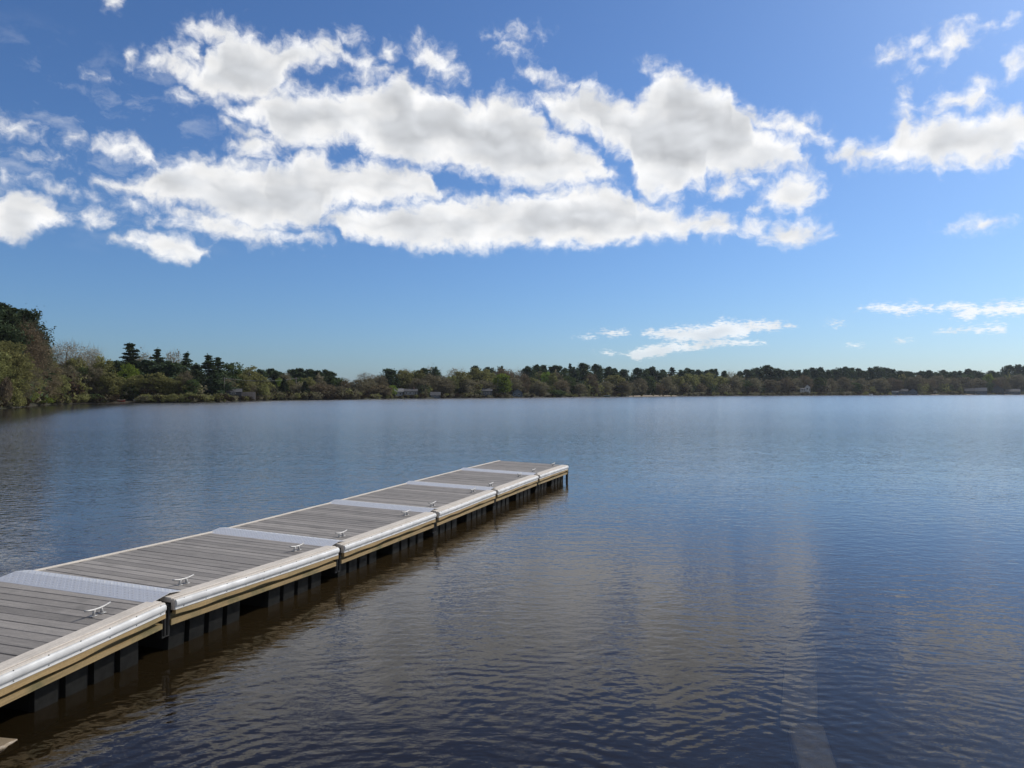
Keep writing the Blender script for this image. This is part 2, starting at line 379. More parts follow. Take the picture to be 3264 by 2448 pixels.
M['concrete'] = mat_simple('wet algae concrete', (0.52, 0.50, 0.40), 0.35, 0, 5.0, 0.4, 0.4, (0.36, 0.33, 0.25), 0.3, 60)
M['wetplank'] = mat_simple('pale wet plank', (0.27, 0.21, 0.14), 0.35, 0, 12.0, 0.35, 0.5, None, .4, 50)

# ------------------------------------------------------------------ lake outline
SHORE = [(-900, 1318), (-300, 1310), (0, 1303), (47, 1300), (145, 1290), (275, 1286), (405, 1284.5), (633, 1283.5), (692, 1282.5), (872, 1276), (1011, 1275), (1138, 1273.5), (1252, 1271.5),
         (1398, 1270), (1597, 1268), (1846, 1265.8), (1945, 1264.8), (2194, 1262.6), (2468, 1261.2), (2889, 1259.2), (3264, 1258), (3900, 1257.5)]
SX = np.array([s[0] for s in SHORE], float); SY = np.array([s[1] for s in SHORE], float)
def shore_depth(px): return FPX * HC / (np.interp(px, SX, SY) - HZ)
def shore_y(px): return float(np.interp(px, SX, SY))
# as distance by azimuth
_pxs = np.linspace(-900, 3900, 481)
_az = np.degrees(np.arctan((_pxs - CXP) / FPX)); _rr = shore_depth(_pxs) / np.cos(np.radians(_az))
def shore_r(azd):
    azd = (azd + 180) % 360 - 180
    A = np.concatenate([[-180, -140, -100, -70], _az, [65, 90, 120, 150, 180]])
    B = np.concatenate([[150, 60, 60, 75], _rr, [700, 420, 260, 200, 150]])
    return float(np.interp(azd, A, B))
def ground_z(x, y):
    r = math.hypot(x, y); a = math.degrees(math.atan2(x, y)); s = r - shore_r(a)
    if s < 0: return max(-1.6, s * 0.08)
    z = min(s * 0.16, 0.45) + max(0, s - 3) * 0.010
    return min(z, 4.0)

def build_land():
    offs = [-60, -20, -8, -3, -1, 0, 0.6, 1.5, 3, 6, 12, 25, 50, 100, 200, 500, 1500, 7000]
    azs = np.linspace(-180, 180, 721)
    vs = []; rng = random.Random(4)
    for a in azs[:-1]:
        rs = shore_r(a)
        jit = 0.012 * rs * (math.sin(a * 2.3) * .4 + math.sin(a * 7.1 + 1) * .3)
        for o in offs:
            r = max(1.0, rs + o)
            x, y = r * math.sin(R(a)), r * math.cos(R(a))
            z = ground_z(x, y)
            if o >= 3: z += rng.uniform(-.12, .12)
            vs.append((x, y, z))
    n = len(offs); N = len(azs) - 1
    fs = [(i*n+k, i*n+k+1, ((i+1) % N)*n+k+1, ((i+1) % N)*n+k) for i in range(N) for k in range(n-1)]
    fs = [tuple(reversed(f)) for f in fs]
    m, g = new_mat('lakeside earth')
    geo = g.n('ShaderNodeNewGeometry')
    a1, _ = g.noise(geo.outputs['Position'], 0.12, 5, 0.6); a2, _ = g.noise(geo.outputs['Position'], 1.7, 4, 0.6)
    col = g.mix(g.mr(a1, .4, .62), (0.045, 0.036, 0.022), (0.035, 0.042, 0.018))
    col = g.mix(g.mr(a2, .35, .7), col, (0.024, 0.020, 0.015))
    finish(g, bsdf(g, col, 0.9, 0, bump(g, a2, .6, .2), .2))
    mb = MB(); mb.add(vs, fs); o = mb.build('terrain', m); tag(o, kind='structure')
    # lake bed, one sheet
    m2, g2 = new_mat('lake bed silt')
    geo = g2.n('ShaderNodeNewGeometry'); b1, _ = g2.noise(geo.outputs['Position'], 1.3, 5, .6)
    finish(g2, bsdf(g2, g2.mix(g2.mr(b1, .35, .7), (0.050, 0.034, 0.017), (0.024, 0.017, 0.008)), .9))
    mb = MB(); ys = [4.0, 5, 6, 7, 8, 10, 14, 20, 30, 60, 150, 1000]; xs = [-800, -60, -20, -8, -4, 0, 4, 8, 20, 60, 800]
    vs = [(x, y, -0.10 - min(1.5, max(0, y - 4.2) * 0.10)) for y in ys for x in xs]
    n = len(xs); fs = [(j*n+i, j*n+i+1, (j+1)*n+i+1, (j+1)*n+i) for j in range(len(ys)-1) for i in range(n-1)]
    mb.add(vs, fs); tag(mb.build('lakebed', m2), kind='structure')
    # the near bank where the photographer stands
    m3, g3 = new_mat('shore gravel')
    geo = g3.n('ShaderNodeNewGeometry'); b1, _ = g3.noise(geo.outputs['Position'], 14, 5, .7); b2, _ = g3.noise(geo.outputs['Position'], .6, 3, .6)
    finish(g3, bsdf(g3, g3.mix(g3.mr(b1, .35, .65), (0.20, 0.165, 0.125), (0.09, 0.075, 0.055)), .9, 0, bump(g3, b1, .7, .03)))
    mb = MB(); prof = [(-150, 2.5), (-20, 1.4), (0, .98), (1.5, .6), (3.0, .16), (3.9, -.02), (4.6, -.14)]
    xs = [-140, -40, -12, -5, 0, 5, 12, 40, 140]; vs = [(x, y, z) for y, z in prof for x in xs]; n = len(xs)
    fs = [(j*n+i, j*n+i+1, (j+1)*n+i+1, (j+1)*n+i) for j in range(len(prof)-1) for i in range(n-1)]
    mb.add(vs, fs); tag(mb.build('shore', m3), kind='structure')
build_land()

# ------------------------------------------------------------------ water
def build_water():
    m, g = new_mat('lake water')
    geo = g.n('ShaderNodeNewGeometry'); P = geo.outputs['Position']
    x, y, z = g.sep(P)
    # wind is lighter in the lee of the launch, stronger out on the lake
    dist = g.v('LENGTH', g.v('MULTIPLY', P, (1, 1, 0)))
    gust, _ = g.noise(g.v('MULTIPLY', P, (0.012, 0.05, 0)), 1.0, 4.0, 0.55)
    gust2, _ = g.noise(g.v('MULTIPLY', P, (0.10, 0.30, 0)), 1.0, 3.0, 0.5)
    lee = g.mr(dist, 8.0, 60.0)
    left = g.mr(g.m('SUBTRACT', x, g.m('MULTIPLY', y, 0.12)), -9.0, 2.0, 1.0, 0.0)
    wind = g.m('ADD', g.m('MULTIPLY', lee, 0.75), g.m('MULTIPLY', left, 0.25))
    wind = g.m('ADD', wind, g.m('MULTIPLY', g.m('SUBTRACT', gust, 0.5), 0.5))
    # the water lies still under the trees of the near bank
    calm = g.mr(g.m('ADD', g.m('MULTIPLY', g.m('ADD', x, 51.0), -0.931), g.m('MULTIPLY', g.m('SUBTRACT', y, 81.0), -0.364)), -5.0, 6.0, 0.0, 1.0, 'SMOOTHSTEP')
    wind = g.m('MAXIMUM', g.m('ADD', wind, g.m('MULTIPLY', g.m('SUBTRACT', gust2, 0.5), 0.35)), 0.05)
    still = g.m('MULTIPLY_ADD', calm, -0.93, 1.0)
    wind = g.m('MULTIPLY', wind, still)
    # heights in metres
    wv = g.v('ADD', P, g.v('SCALE', g.noise(P, 0.5, 2, .5)[1], scale=0.5))
    h1, _ = g.noise(g.v('MULTIPLY', wv, (2.8, 4.4, 0)), 1.0, 2.5, 0.5)          # ~0.5 m wavelets
    h2, _ = g.noise(g.v('MULTIPLY', wv, (8.5, 13.0, 0)), 1.0, 2.0, 0.5)           # ~0.15 m ripples
    h3, _ = g.noise(g.v('MULTIPLY', P, (0.25, 0.6, 0)), 1.0, 2.0, 0.5)           # ~2 m swell
    # rings running out from the launch
    def ring(cx, cy, lam, dec, ph, wob):
        d = g.v('DISTANCE', g.v('MULTIPLY', P, (1, 1, 0)), (cx, cy, 0))
        nn, _ = g.noise(P, 0.9, 2, .5)
        ang = g.m('MULTIPLY_ADD', nn, wob, g.m('MULTIPLY', d, 2 * math.pi / lam))
        return g.m('MULTIPLY', g.m('SINE', g.m('ADD', ang, ph)), g.m('EXPONENT', g.m('MULTIPLY', d, -1.0 / dec)))
    r1 = ring(-0.6, 3.2, 0.155, 2.4, 0.0, 22.0)
    r2 = ring(2.6, 3.6, 0.135, 2.0, 1.0, 20.0)
    gate, _ = g.noise(P, 0.55, 2, .5)
    gate2, _ = g.noise(P, 1.6, 3, .6)
    r1 = g.m('MULTIPLY', r1, g.mr(gate, .40, .62))
    r2 = g.m('MULTIPLY', r2, g.mr(gate2, .38, .64))
    H = g.m('MULTIPLY', g.m('SUBTRACT', h1, .5), g.m('MULTIPLY_ADD', wind, 0.022, 0.0064))
    H = g.m('ADD', H, g.m('MULTIPLY', g.m('SUBTRACT', h2, .5), g.m('MULTIPLY_ADD', wind, 0.008, 0.0024)))
    H = g.m('ADD', H, g.m('MULTIPLY', g.m('SUBTRACT', h3, .5), g.m('MULTIPLY', wind, 0.035)))
    H = g.m('ADD', H, g.m('MULTIPLY', g.m('ADD', r1, r2), 0.0026))
    b = g.n('ShaderNodeBump'); g.link(H, b.inputs['Height']); b.inputs['Strength'].default_value = 1.0; b.inputs['Distance'].default_value = 1.0
    # chop too fine to resolve as heights: tilts the surface directly
    _, nv = g.noise(g.v('MULTIPLY', P, (7.0, 9.5, 0)), 1.0, 3.0, 0.6)
    tilt = g.v('MULTIPLY', g.v('SUBTRACT', nv, (0.5, 0.5, 0.5)), (1, 1, 0))
    N = g.v('NORMALIZE', g.v('ADD', b.outputs[0], g.v('SCALE', tilt, scale=g.m('MULTIPLY', g.mr(dist, 8, 50, 0.03, 1.0), g.m('MULTIPLY', still, g.m('MULTIPLY_ADD', wind, 0.66, 0.05))))))
    rough = g.m('ADD', g.m('MULTIPLY', wind, 0.10), g.mr(dist, 10, 120, 0.03, 0.08))
    fr = g.n('ShaderNodeFresnel'); fr.inputs['IOR'].default_value = 1.37; g.link(N, fr.inputs['Normal'])
    gl = g.n('ShaderNodeBsdfGlossy', distribution='GGX'); gl.inputs['Color'].default_value = (0.98, 0.98, 0.99, 1); g.link(rough, gl.inputs['Roughness']); g.link(N, gl.inputs['Normal'])
    df = g.n('ShaderNodeBsdfDiffuse'); df.inputs['Color'].default_value = (0.027, 0.0185, 0.0085, 1)
    tr = g.n('ShaderNodeBsdfTransparent'); tr.inputs['Color'].default_value = (0.93, 0.85, 0.70, 1)
    body = g.n('ShaderNodeMixShader'); g.link(g.mr(y, 5.0, 10.0, 0.68, 0.25), body.inputs[0]); g.link(df.outputs[0], body.inputs[1]); g.link(tr.outputs[0], body.inputs[2])
    mx = g.n('ShaderNodeMixShader'); g.link(fr.outputs[0], mx.inputs[0]); g.link(body.outputs[0], mx.inputs[1]); g.link(gl.outputs[0], mx.inputs[2])
    finish(g, mx.outputs[0])
    # one sheet at z = 0 a little beyond the shoreline on every side
    mb = MB(); N_ = 360; vs = [(0, 0, 0)]
    for i in range(N_):
        a = -180 + i * 360 / N_; r = shore_r(a) + 4.0
        vs.append((r * math.sin(R(a)), r * math.cos(R(a)), 0))
    mb.add(vs, [(0, (i + 1) % N_ + 1, i + 1) for i in range(N_)])
    tag(mb.build('water', m), kind='structure')
build_water()

# ------------------------------------------------------------------ floating dock
W = 2.09; GAP = 0.12; TILT = R(1.8)
R_OBS = [(533, 1913), (1081, 1740), (1388, 1632), (1578, 1562), (1713, 1514), (1807, 1483)]
R_Z = [.53, .465, .46, .46, .46, .46]                       # the sections ride a little unevenly
J = [on_plane(px, py, z) for (px, py), z in zip(R_OBS, R_Z)]
_a = R(15.5)
J = [Vector((J[0].x - 3.05 * math.sin(_a), J[0].y - 3.05 * math.cos(_a), .41))] + J
from mathutils import Matrix
def frame_at(p, d):
    """axes of a section: y along the dock, x out over the bumper, rolled towards it"""
    y = d.normalized(); xh = Vector((d.y, -d.x, 0)).normalized()
    x = (xh * math.cos(TILT) - Vector((0, 0, 1)) * math.sin(TILT)); x = (x - y * x.dot(y)).normalized(); z = x.cross(y)
    o = p - z * DECK
    return Matrix(((x.x, y.x, z.x, o.x), (x.y, y.y, z.y, o.y), (x.z, y.z, z.z, o.z), (0, 0, 0, 1)))
def cleat_mesh():
    mb = MB(); n = 9; pts = []; rad = []
    for i in range(n):
        t = -1 + 2 * i / (n - 1); pts.append((0, t * .135, .054 + .020 * t * t)); rad.append(.0125 - .004 * abs(t) ** 2)
    mb.tube(pts, rad, 8)
    for s in (-1, 1):
        mb.tube([(0, s * .045, .006), (0, s * .042, .03), (0, s * .036, .054)], [.017, .011, .013], 8)
        mb.cbox(-.024, .024, s * .047 - .026, s * .047 + .026, .0, .009, .003)
    return mb.mesh('cleat', M['galv'], True)
CLEAT = cleat_mesh()
SEC_LABELS = [
    "nearest dock section of grey planks, running out of the frame",
    "second dock section from the shore end, grey planks between the two nearest tread plates",
    "third dock section from the shore end, grey planks with two cleats",
    "fourth dock section from the shore end, grey planks beyond the middle tread plate",
    "fifth dock section, the short-looking one just before the outermost section",
    "outermost dock section of grey planks, with a black post at its free end"]
def build_section(k, p0, p1, last):
    d = p1 - p0; L = d.length; u = d.normalized()
    y0, y1 = GAP / 2, L - (0 if last else GAP / 2)
    root = empty('dock_section', (0, 0, 0)); root.matrix_world = frame_at(p0, d)
    tag(root, SEC_LABELS[k], 'dock section', 'floating dock sections joined end to end')
    rng = random.Random(100 + k)
    mb = MB(); n = 21; pit = (y1 - y0) / n
    for i in range(n):
        a = y0 + i * pit + .004; dz = rng.uniform(-.002, .002)
        mb.cbox(-W + .055, -.150, a, a + pit - .008, DECK - .034 + dz, DECK + dz, .004)
    mb.build('deck', M['deck'], root)
    mb = MB()
    for xx in (-W + .2, -W / 2, -.3): mb.box(xx - .02, xx + .02, y0 + .04, y1 - .04, .22, DECK - .036)
    mb.box(-W + .03, -.08, y0 + .004, y0 + .04, .215, DECK - .036); mb.box(-W + .03, -.08, y1 - .04, y1 - .004, .215, DECK - .036)
    mb.build('frame', M['joist'], root)
    mb = MB(); mb.cbox(-.146, -.012, y0, y1, DECK - .04, DECK + .006, .005); mb.cbox(-.008, .030, y0, y1, DECK - .108, DECK - .002, .005)
    mb.build('curb_board', M['curb'], root)
    mb = MB(); mb.cbox(-W, -W + .05, y0, y1, DECK - .10, DECK + .012, .006); mb.build('edge_strip', M['curb'], root)
    mb = MB(); mb.box(-W + .003, -W + .04, y0, y1, .21, DECK - .102); mb.build('rear_fascia', M['pine_low'], root)
    # D-shaped bumper with screwed flanges
    zc = DECK - .047; rr = .033
    prof = [(.0305, DECK - .009), (.0365, DECK - .009)]
    for i in range(9):
        a = R(90 - i * 22.5); prof.append((.0365 + rr * math.cos(a) * .58, zc + rr * math.sin(a)))
    prof += [(.0365, DECK - .101), (.0400, DECK - .102), (.0400, DECK - .108), (.0305, DECK - .108)]
    ys = [y0 + .012 + (y1 - y0 - .024) * i / 16 for i in range(17)]
    mb = MB(); mb.extrude(prof, ys, 0, lambda kk, y: (0, .0025 * math.sin(y * 2.1 + k)))
    yy = y0 + .12
    while yy < y1 - .05:
        for zz in (DECK - .0115, DECK - .092): mb.tube([(.036, yy, zz), (.0405, yy, zz)], [.005, .004], 6, 1)
        yy += .305
    mb.build('bumper', [M['vinyl'], M['screw']], root)
    ph = rng.uniform(0, 6)
    def wav(kk, y):
        if kk in (2, 3): return (0, .010 * math.sin(y * 3.1 + ph) * math.sin(y * 1.3 + 2 * ph) + .005 * math.sin(y * 9 + ph))
        return (0, 0)
    ys = [y0 + .02 + (y1 - y0 - .02) * i / 40 for i in range(41)]
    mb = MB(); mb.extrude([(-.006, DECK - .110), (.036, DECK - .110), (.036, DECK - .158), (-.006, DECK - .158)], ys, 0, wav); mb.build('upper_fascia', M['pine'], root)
    mb = MB(); mb.extrude([(-.085, DECK - .150), (-.040, DECK - .150), (-.040, DECK - .212), (-.085, DECK - .212)], [y0 - .008 + (y1 - y0) * i / 4 for i in range(5)]); mb.build('shade_recess_board', M['shade_band'], root)  # added dark board set back to stand in for the upper fascia's shadow
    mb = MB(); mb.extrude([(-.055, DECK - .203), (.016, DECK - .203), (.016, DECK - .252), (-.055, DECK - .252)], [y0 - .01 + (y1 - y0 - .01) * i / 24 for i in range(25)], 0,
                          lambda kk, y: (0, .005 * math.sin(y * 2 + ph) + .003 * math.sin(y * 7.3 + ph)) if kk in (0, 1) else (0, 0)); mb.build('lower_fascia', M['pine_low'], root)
    for a, b in ((.02, .385), (.55, .93 if not last else .985)):
        ya, yb = y0 + (y1 - y0) * a, y0 + (y1 - y0) * b
        fl = MB(); fl.cbox(-W + .13, -.135, ya + .01, yb - .01, -.22, .19, .01)
        f = fl.build('float_drum', M['plastic'], root)
        pw = (yb - ya - .05 * 3) / 4
        for q in range(4):
            c = ya + q * (pw + .05)
            pn = MB(); xa, xb = -.135, -.085
            pn.add([(xa, c, -.2), (xa, c + pw, -.2), (xa, c + pw, .188), (xa, c, .188), (xb, c + .012, -.2), (xb, c + pw - .012, -.2), (xb, c + pw - .012, .18), (xb, c + .012, .18)],
                   [(4, 5, 6, 7), (0, 4, 7, 3), (5, 1, 2, 6), (7, 6, 2, 3), (0, 1, 5, 4)])
            pn.build('float_panel', M['panel'], f)
    # hinge irons at each joint
    for e in ((0, 1) if not last else (0,)):
        yy = y0 if e == 0 else y1
        s = -1 if e == 0 else 1
        mb = MB(); mb.box(-.075, -.010, yy + s * .001, yy + s * (GAP / 2 - .006), .10, DECK - .05)
        mb.tube([(-.012, yy + s * .03, .12), (-.012, yy + s * .03, DECK - .07)], .018, 8)
        mb.build('hinge_iron', M['steel'], root)
    if last:
        mb = MB(); mb.box(-W + .06, .02, y1 + .001, y1 + .035, .21, DECK - .004); mb.build('end_board', M['pine'], root)
        mb = MB(); mb.tube([(-.01, y1 + .075, -.9), (-.01, y1 + .075, .36)], .034, 10); mb.box(-.05, .03, y1 + .036, y1 + .085, .22, .27)
        mb.build('corner_post', M['steel'], root)
    for t in ((.52, L - .53) if not last else (.56, L - .36)):
        c = link_obj('cleat', CLEAT, root); c.location = (-.30, t, DECK + .001); c.rotation_euler = (0, 0, R(-4))
    return root, u, d
SECTIONS = []
for k in range(6): SECTIONS.append(build_section(k, J[k], J[k+1], k == 5))

def plate_mesh():
    mb = MB(); x0, x1 = -W - .006, -.075; hw = .160; nw = .250; zr = .032; z0 = .008; th = .006
    prof = [(-nw, z0 - .012), (0, zr), (hw, z0)]
    v = []
    for xx in (x0, x1):
        for yy, zz in prof: v.append((xx, yy, zz))
        for yy, zz in prof: v.append((xx, yy, zz - th))
    mb.add(v, [(0, 6, 7, 1), (1, 7, 8, 2), (4, 10, 9, 3), (5, 11, 10, 4), (0, 3, 9, 6), (2, 8, 11, 5), (0, 1, 4, 3), (1, 2, 5, 4), (6, 9, 10, 7), (7, 10, 11, 8)])
    # raised tread lugs
    st = .046; nx = int((x1 - x0) / st)
    for side in (-1, 1):
        sl_ = (zr - z0) / hw if side > 0 else (zr - z0 + .012) / nw; ny = int((hw if side > 0 else nw) / st)
        for j in range(ny):
            for i in range(nx):
                cy = (j + .5) * st; cx = x0 + (i + .5) * st
                zz = zr - cy * sl_; a = R(45 if (i + j) % 2 else -45)
                lx, ly, wx, wy = math.cos(a) * .017, math.sin(a) * .017, -math.sin(a) * .0055, math.cos(a) * .0055
                q = [(cx + lx, cy + ly), (cx + wx, cy + wy), (cx - lx, cy - ly), (cx - wx, cy - wy)]
                vv = [(px, side * py, zr - py * sl_ + .0004) for px, py in q] + [(cx, side * cy, zz + .0045)]
                mb.add(vv, [(0, 1, 4), (1, 2, 4), (2, 3, 4), (3, 0, 4)] if side > 0 else [(1, 0, 4), (2, 1, 4), (3, 2, 4), (0, 3, 4)])
    return mb.mesh('tread_plate', M['plate'])
PLATE = plate_mesh()
PL_LABELS = ["nearest aluminium tread plate, bridging the first gap and running out of the frame",
             "second aluminium tread plate from the shore end, over the gap beyond two cleats",
             "middle one of the five aluminium tread plates over the dock gaps",
             "fourth aluminium tread plate from the shore end over a dock gap",
             "farthest and smallest looking aluminium tread plate, before the outermost dock section"]
for k in range(1, 6):
    o = link_obj('tread_plate', PLATE)
    o.matrix_world = frame_at(J[k], SECTIONS[k-1][2].normalized() + SECTIONS[k][2].normalized()) @ Matrix.Translation((0, .115, DECK + .004))
    tag(o, PL_LABELS[k-1], 'metal plate', 'tread plates over the dock gaps')

# ------------------------------------------------------------------ slabs and plank in the shallows
def slab(name, x0, x1, y0, y1, z0, z1, mat, label, cat, rz=0.0, th=.12, group=None):
    mb = MB(); rng = random.Random(int(x0 * 100)); n = 8; c = [((x0 + x1) / 2), ((y0 + y1) / 2)]
    prof = []
    vs = []; 
    for i in range(n + 1):
        t = i / n; y = y0 + (y1 - y0) * t - c[1]; z = z0 + (z1 - z0) * t
        j1, j2 = rng.uniform(-.008, .008), rng.uniform(-.008, .008)
        vs += [(x0 - c[0] + j1, y, z - th), (x0 - c[0] + j1, y, z - .012), (x0 - c[0] + .015 + j1, y, z), (x1 - c[0] - .015 + j2, y, z), (x1 - c[0] + j2, y, z - .012), (x1 - c[0] + j2, y, z - th)]
    fs = [(i*6+k, i*6+(k+1) % 6, (i+1)*6+(k+1) % 6, (i+1)*6+k) for i in range(n) for k in range(6)] + [tuple(range(5, -1, -1)), tuple(n*6 + k for k in range(6))]
    mb.add(vs, fs); o = mb.build(name, mat); o.location = (c[0], c[1], 0); o.rotation_euler = (0, 0, rz)
    tag(o, label, cat, group); return o
slab('concrete_slab', 1.975, 2.225, 4.45, 5.78, -.004, -.03, M['concrete'], "brown concrete slab awash at the water surface, the nearer of two sunken slabs", 'concrete slab', R(-16), group='sunken launch slabs')
slab('concrete_slab', 2.54, 2.82, 5.86, 7.9, -.04, -.13, M['concrete'], "brown concrete slab lying deeper, the farther of two sunken slabs", 'concrete slab', R(-22), group='sunken launch slabs')
slab('launch_plank', -5.2, -3.62, 5.22, 5.56, .045, .005, M['wetplank'], "pale wet plank end poking out of the shallows beside the nearest dock section", 'plank', R(-10), .06)

# ------------------------------------------------------------------ vegetation
def mat_leaf(name, c1, c2, trans=0.25, hue=0.02, var=0.35):
    m, g = new_mat(name)
    oi = g.n('ShaderNodeObjectInfo'); geo = g.n('ShaderNodeNewGeometry')
    n, _ = g.noise(geo.outputs['Position'], 0.45, 3, .6)
    n2, _ = g.noise(geo.outputs['Position'], 2.2, 2, .6)
    isl = geo.outputs['Random Per Island']
    col = g.mix(g.mr(g.m('ADD', g.m('MULTIPLY', n, .7), g.m('MULTIPLY', n2, .3)), .36, .62), c1, c2)
    v = g.m('ADD', g.m('MULTIPLY', g.m('SUBTRACT', isl, .5), .5), g.m('MULTIPLY_ADD', oi.outputs['Random'], var, 1 - var / 2))
    col = g.hsv(col, g.m('MULTIPLY_ADD', g.m('SUBTRACT', oi.outputs['Random'], .5), hue, .5), 1.0, v)
    d = g.n('ShaderNodeBsdfDiffuse'); g.link(col, d.inputs[0])
    t = g.n('ShaderNodeBsdfTranslucent'); g.link(col, t.inputs[0])
    mx = g.n('ShaderNodeMixShader'); mx.inputs[0].default_value = trans; g.link(d.outputs[0], mx.inputs[1]); g.link(t.outputs[0], mx.inputs[2])
    finish(g, mx.outputs[0]); return m
L = {
 'pine': mat_leaf('pine needles', (0.036, 0.054, 0.030), (0.078, 0.104, 0.052), .22),
 'cedar': mat_leaf('cedar sprays', (0.030, 0.038, 0.020), (0.054, 0.066, 0.032), .1),
 'olive': mat_leaf('young olive leaves', (0.125, 0.130, 0.050), (0.245, 0.240, 0.092), .38),
 'lime': mat_leaf('fresh lime leaves', (0.11, 0.16, 0.028), (0.21, 0.28, 0.05), .35),
 'bud': mat_leaf('grey budding twigs', (0.20, 0.18, 0.135), (0.34, 0.31, 0.24), .2),
 'red': mat_leaf('reddish maple buds', (0.118, 0.092, 0.060), (0.190, 0.152, 0.096), .25),
 'brown': mat_leaf('brown budding twigs', (0.128, 0.114, 0.072), (0.220, 0.195, 0.122), .3),
 'green': mat_leaf('dark green leaves', (0.046, 0.066, 0.026), (0.092, 0.122, 0.044), .25),
 'brush': mat_leaf('dry brown brush', (0.050, 0.036, 0.024), (0.090, 0.066, 0.042), .15),
}
BARK = mat_simple('grey brown bark', (0.085, 0.070, 0.055), 0.9, 0, 3.0, .45)
BIRCH = mat_simple('white birch bark', (0.55, 0.52, 0.47), 0.8, 0, 6.0, .35)

def leaf_mesh(name, C, Sz, mat, rng, flat=0.0, elong=1.7, extra=None):
    """many small leaf-spray faces: C centres, Sz sizes"""
    n = len(C)
    nr = rng.normal(size=(n, 3)); nr[:, 2] = nr[:, 2] * (1 + 3 * flat) + .3; nr /= np.linalg.norm(nr, axis=1)[:, None]
    a = rng.normal(size=(n, 3)); a -= nr * (a * nr).sum(1)[:, None]; a /= np.linalg.norm(a, axis=1)[:, None] + 1e-9
    b = np.cross(nr, a); s = Sz[:, None]
    k = rng.uniform(.7, 1.3, (n, 4, 1))
    V = np.empty((n, 4, 3))
    V[:, 0] = C + a * s * elong * k[:, 0] * .5; V[:, 1] = C + b * s * k[:, 1] * .5 + a * s * .1
    V[:, 2] = C - a * s * elong * k[:, 2] * .5; V[:, 3] = C - b * s * k[:, 3] * .5 + nr * s * .15
    return V.reshape(-1, 3)
def quads_to_mesh(name, V, mat, E_v=None, E_f=None):
    me = bpy.data.meshes.new(name); n = len(V) // 4
    me.vertices.add(len(V)); me.vertices.foreach_set('co', V.astype(np.float32).ravel())
    me.loops.add(n * 4); me.loops.foreach_set('vertex_index', np.arange(n * 4, dtype=np.int32))
    me.polygons.add(n); me.polygons.foreach_set('loop_start', np.arange(0, n * 4, 4, dtype=np.int32)); me.polygons.foreach_set('loop_total', np.full(n, 4, np.int32))
    me.update(calc_edges=True); me.materials.append(mat); return me

def trunk_mb(rng, h, r, limbs, lean=0.0):
    mb = MB(); n = 7; pts = []; rad = []
    for i in range(n):
        t = i / (n - 1); pts.append((lean * t * h + rng.uniform(-.012, .012) * h * t, rng.uniform(-.012, .012) * h * t, -.4 + t * (h + .4))); rad.append(r * (1.15 - t * .95))
    mb.tube(pts, rad, 6)
    for z, p in limbs:
        i = min(n - 1, max(0, int(round(z / h * (n - 1))))); q = Vector(pts[i]); q.z = z; p = Vector(p)
        mid = q.lerp(p, .5) + Vector((0, 0, -.04 * h * rng.uniform(.2, 1)))
        rr = r * .42 * (1.1 - .7 * z / h)
        mb.tube([q, mid, p], [rr, rr * .65, rr * .18], 4, 0, False)
    return mb
def twig_quads(C, cen, rng, n, ln, w):
    """bare twig ends: long thin faces fanning out of a clump"""
    p = cen + rng.normal(size=(n, 3)) * C * .5
    d = (p - cen); d[:, 2] += .35 * np.linalg.norm(d, axis=1); d /= np.linalg.norm(d, axis=1)[:, None] + 1e-9
    sd = np.cross(d, rng.normal(size=(n, 3))); sd /= np.linalg.norm(sd, axis=1)[:, None] + 1e-9
    ll = ln * rng.uniform(.5, 1.2, (n, 1)); V = np.empty((n, 4, 3))
    V[:, 0] = p - sd * w; V[:, 1] = p + sd * w; V[:, 2] = p + d * ll + sd * w * .2; V[:, 3] = p + d * ll - sd * w * .2
    return V.reshape(-1, 3)

def make_broadleaf(seed, h, w, base, nl, ls, density=1.0, sparse=False, lobes=26, top=1.0):
    """returns (trunk MB, crown verts); crown from base*h to h"""
    rng = np.random.default_rng(seed); rd = random.Random(seed)
    cz = (base + 1) / 2 * h; rz = (1 - base) / 2 * h; cl = []; limbs = []
    gold = 2.39996; ph = rd.uniform(0, 6)
    lump = [rd.uniform(.72, 1.12) for _ in range(9)]
    for i in range(lobes):
        u = 1 - 2 * (i + .5) / lobes; a = i * gold + ph
        lr = lump[int((a % 6.283) / 6.283 * 8.99)]
        rr = math.sqrt(max(0, 1 - u * u)) ** .8
        sh = rd.uniform(.55, .92) * lr
        wid = 1.0 - .25 * max(0, -u) - .15 * max(0, u) * (1 - top)
        p = np.array([math.cos(a) * rr * w / 2 * sh * wid, math.sin(a) * rr * w / 2 * sh * wid, cz + u * rz * rd.uniform(.78, .95)])
        cl.append((p, rd.uniform(.13, .21) * min(w, rz * 2)))
        if i % 2 == 0: limbs.append((max(base * h * .8, p[2] - rz * rd.uniform(.35, .7)), tuple(p)))
    for i in range(lobes // 3):
        p = rng.normal(size=3) * np.array([w * .16, w * .16, rz * .35]) + np.array([0, 0, cz]); cl.append((p, .2 * w))
    V = []
    for p, r in cl:
        n = int(nl / len(cl) * density * rd.uniform(.6, 1.3))
        q = rng.normal(size=(n, 3)); q /= np.linalg.norm(q, axis=1)[:, None]; q *= (rng.uniform(0, 1, (n, 1)) ** .45) * r * np.array([1, 1, .8])
        V.append(leaf_mesh('', p + q, ls * rng.uniform(.6, 1.3, n), None, rng))
        if sparse: V.append(twig_quads(np.array([r, r, r * .8]), p, rng, int(n * .5), r * .9, .025 * h / 14))
    return trunk_mb(rd, h * .86, h * .020 + .05, limbs), np.concatenate(V)

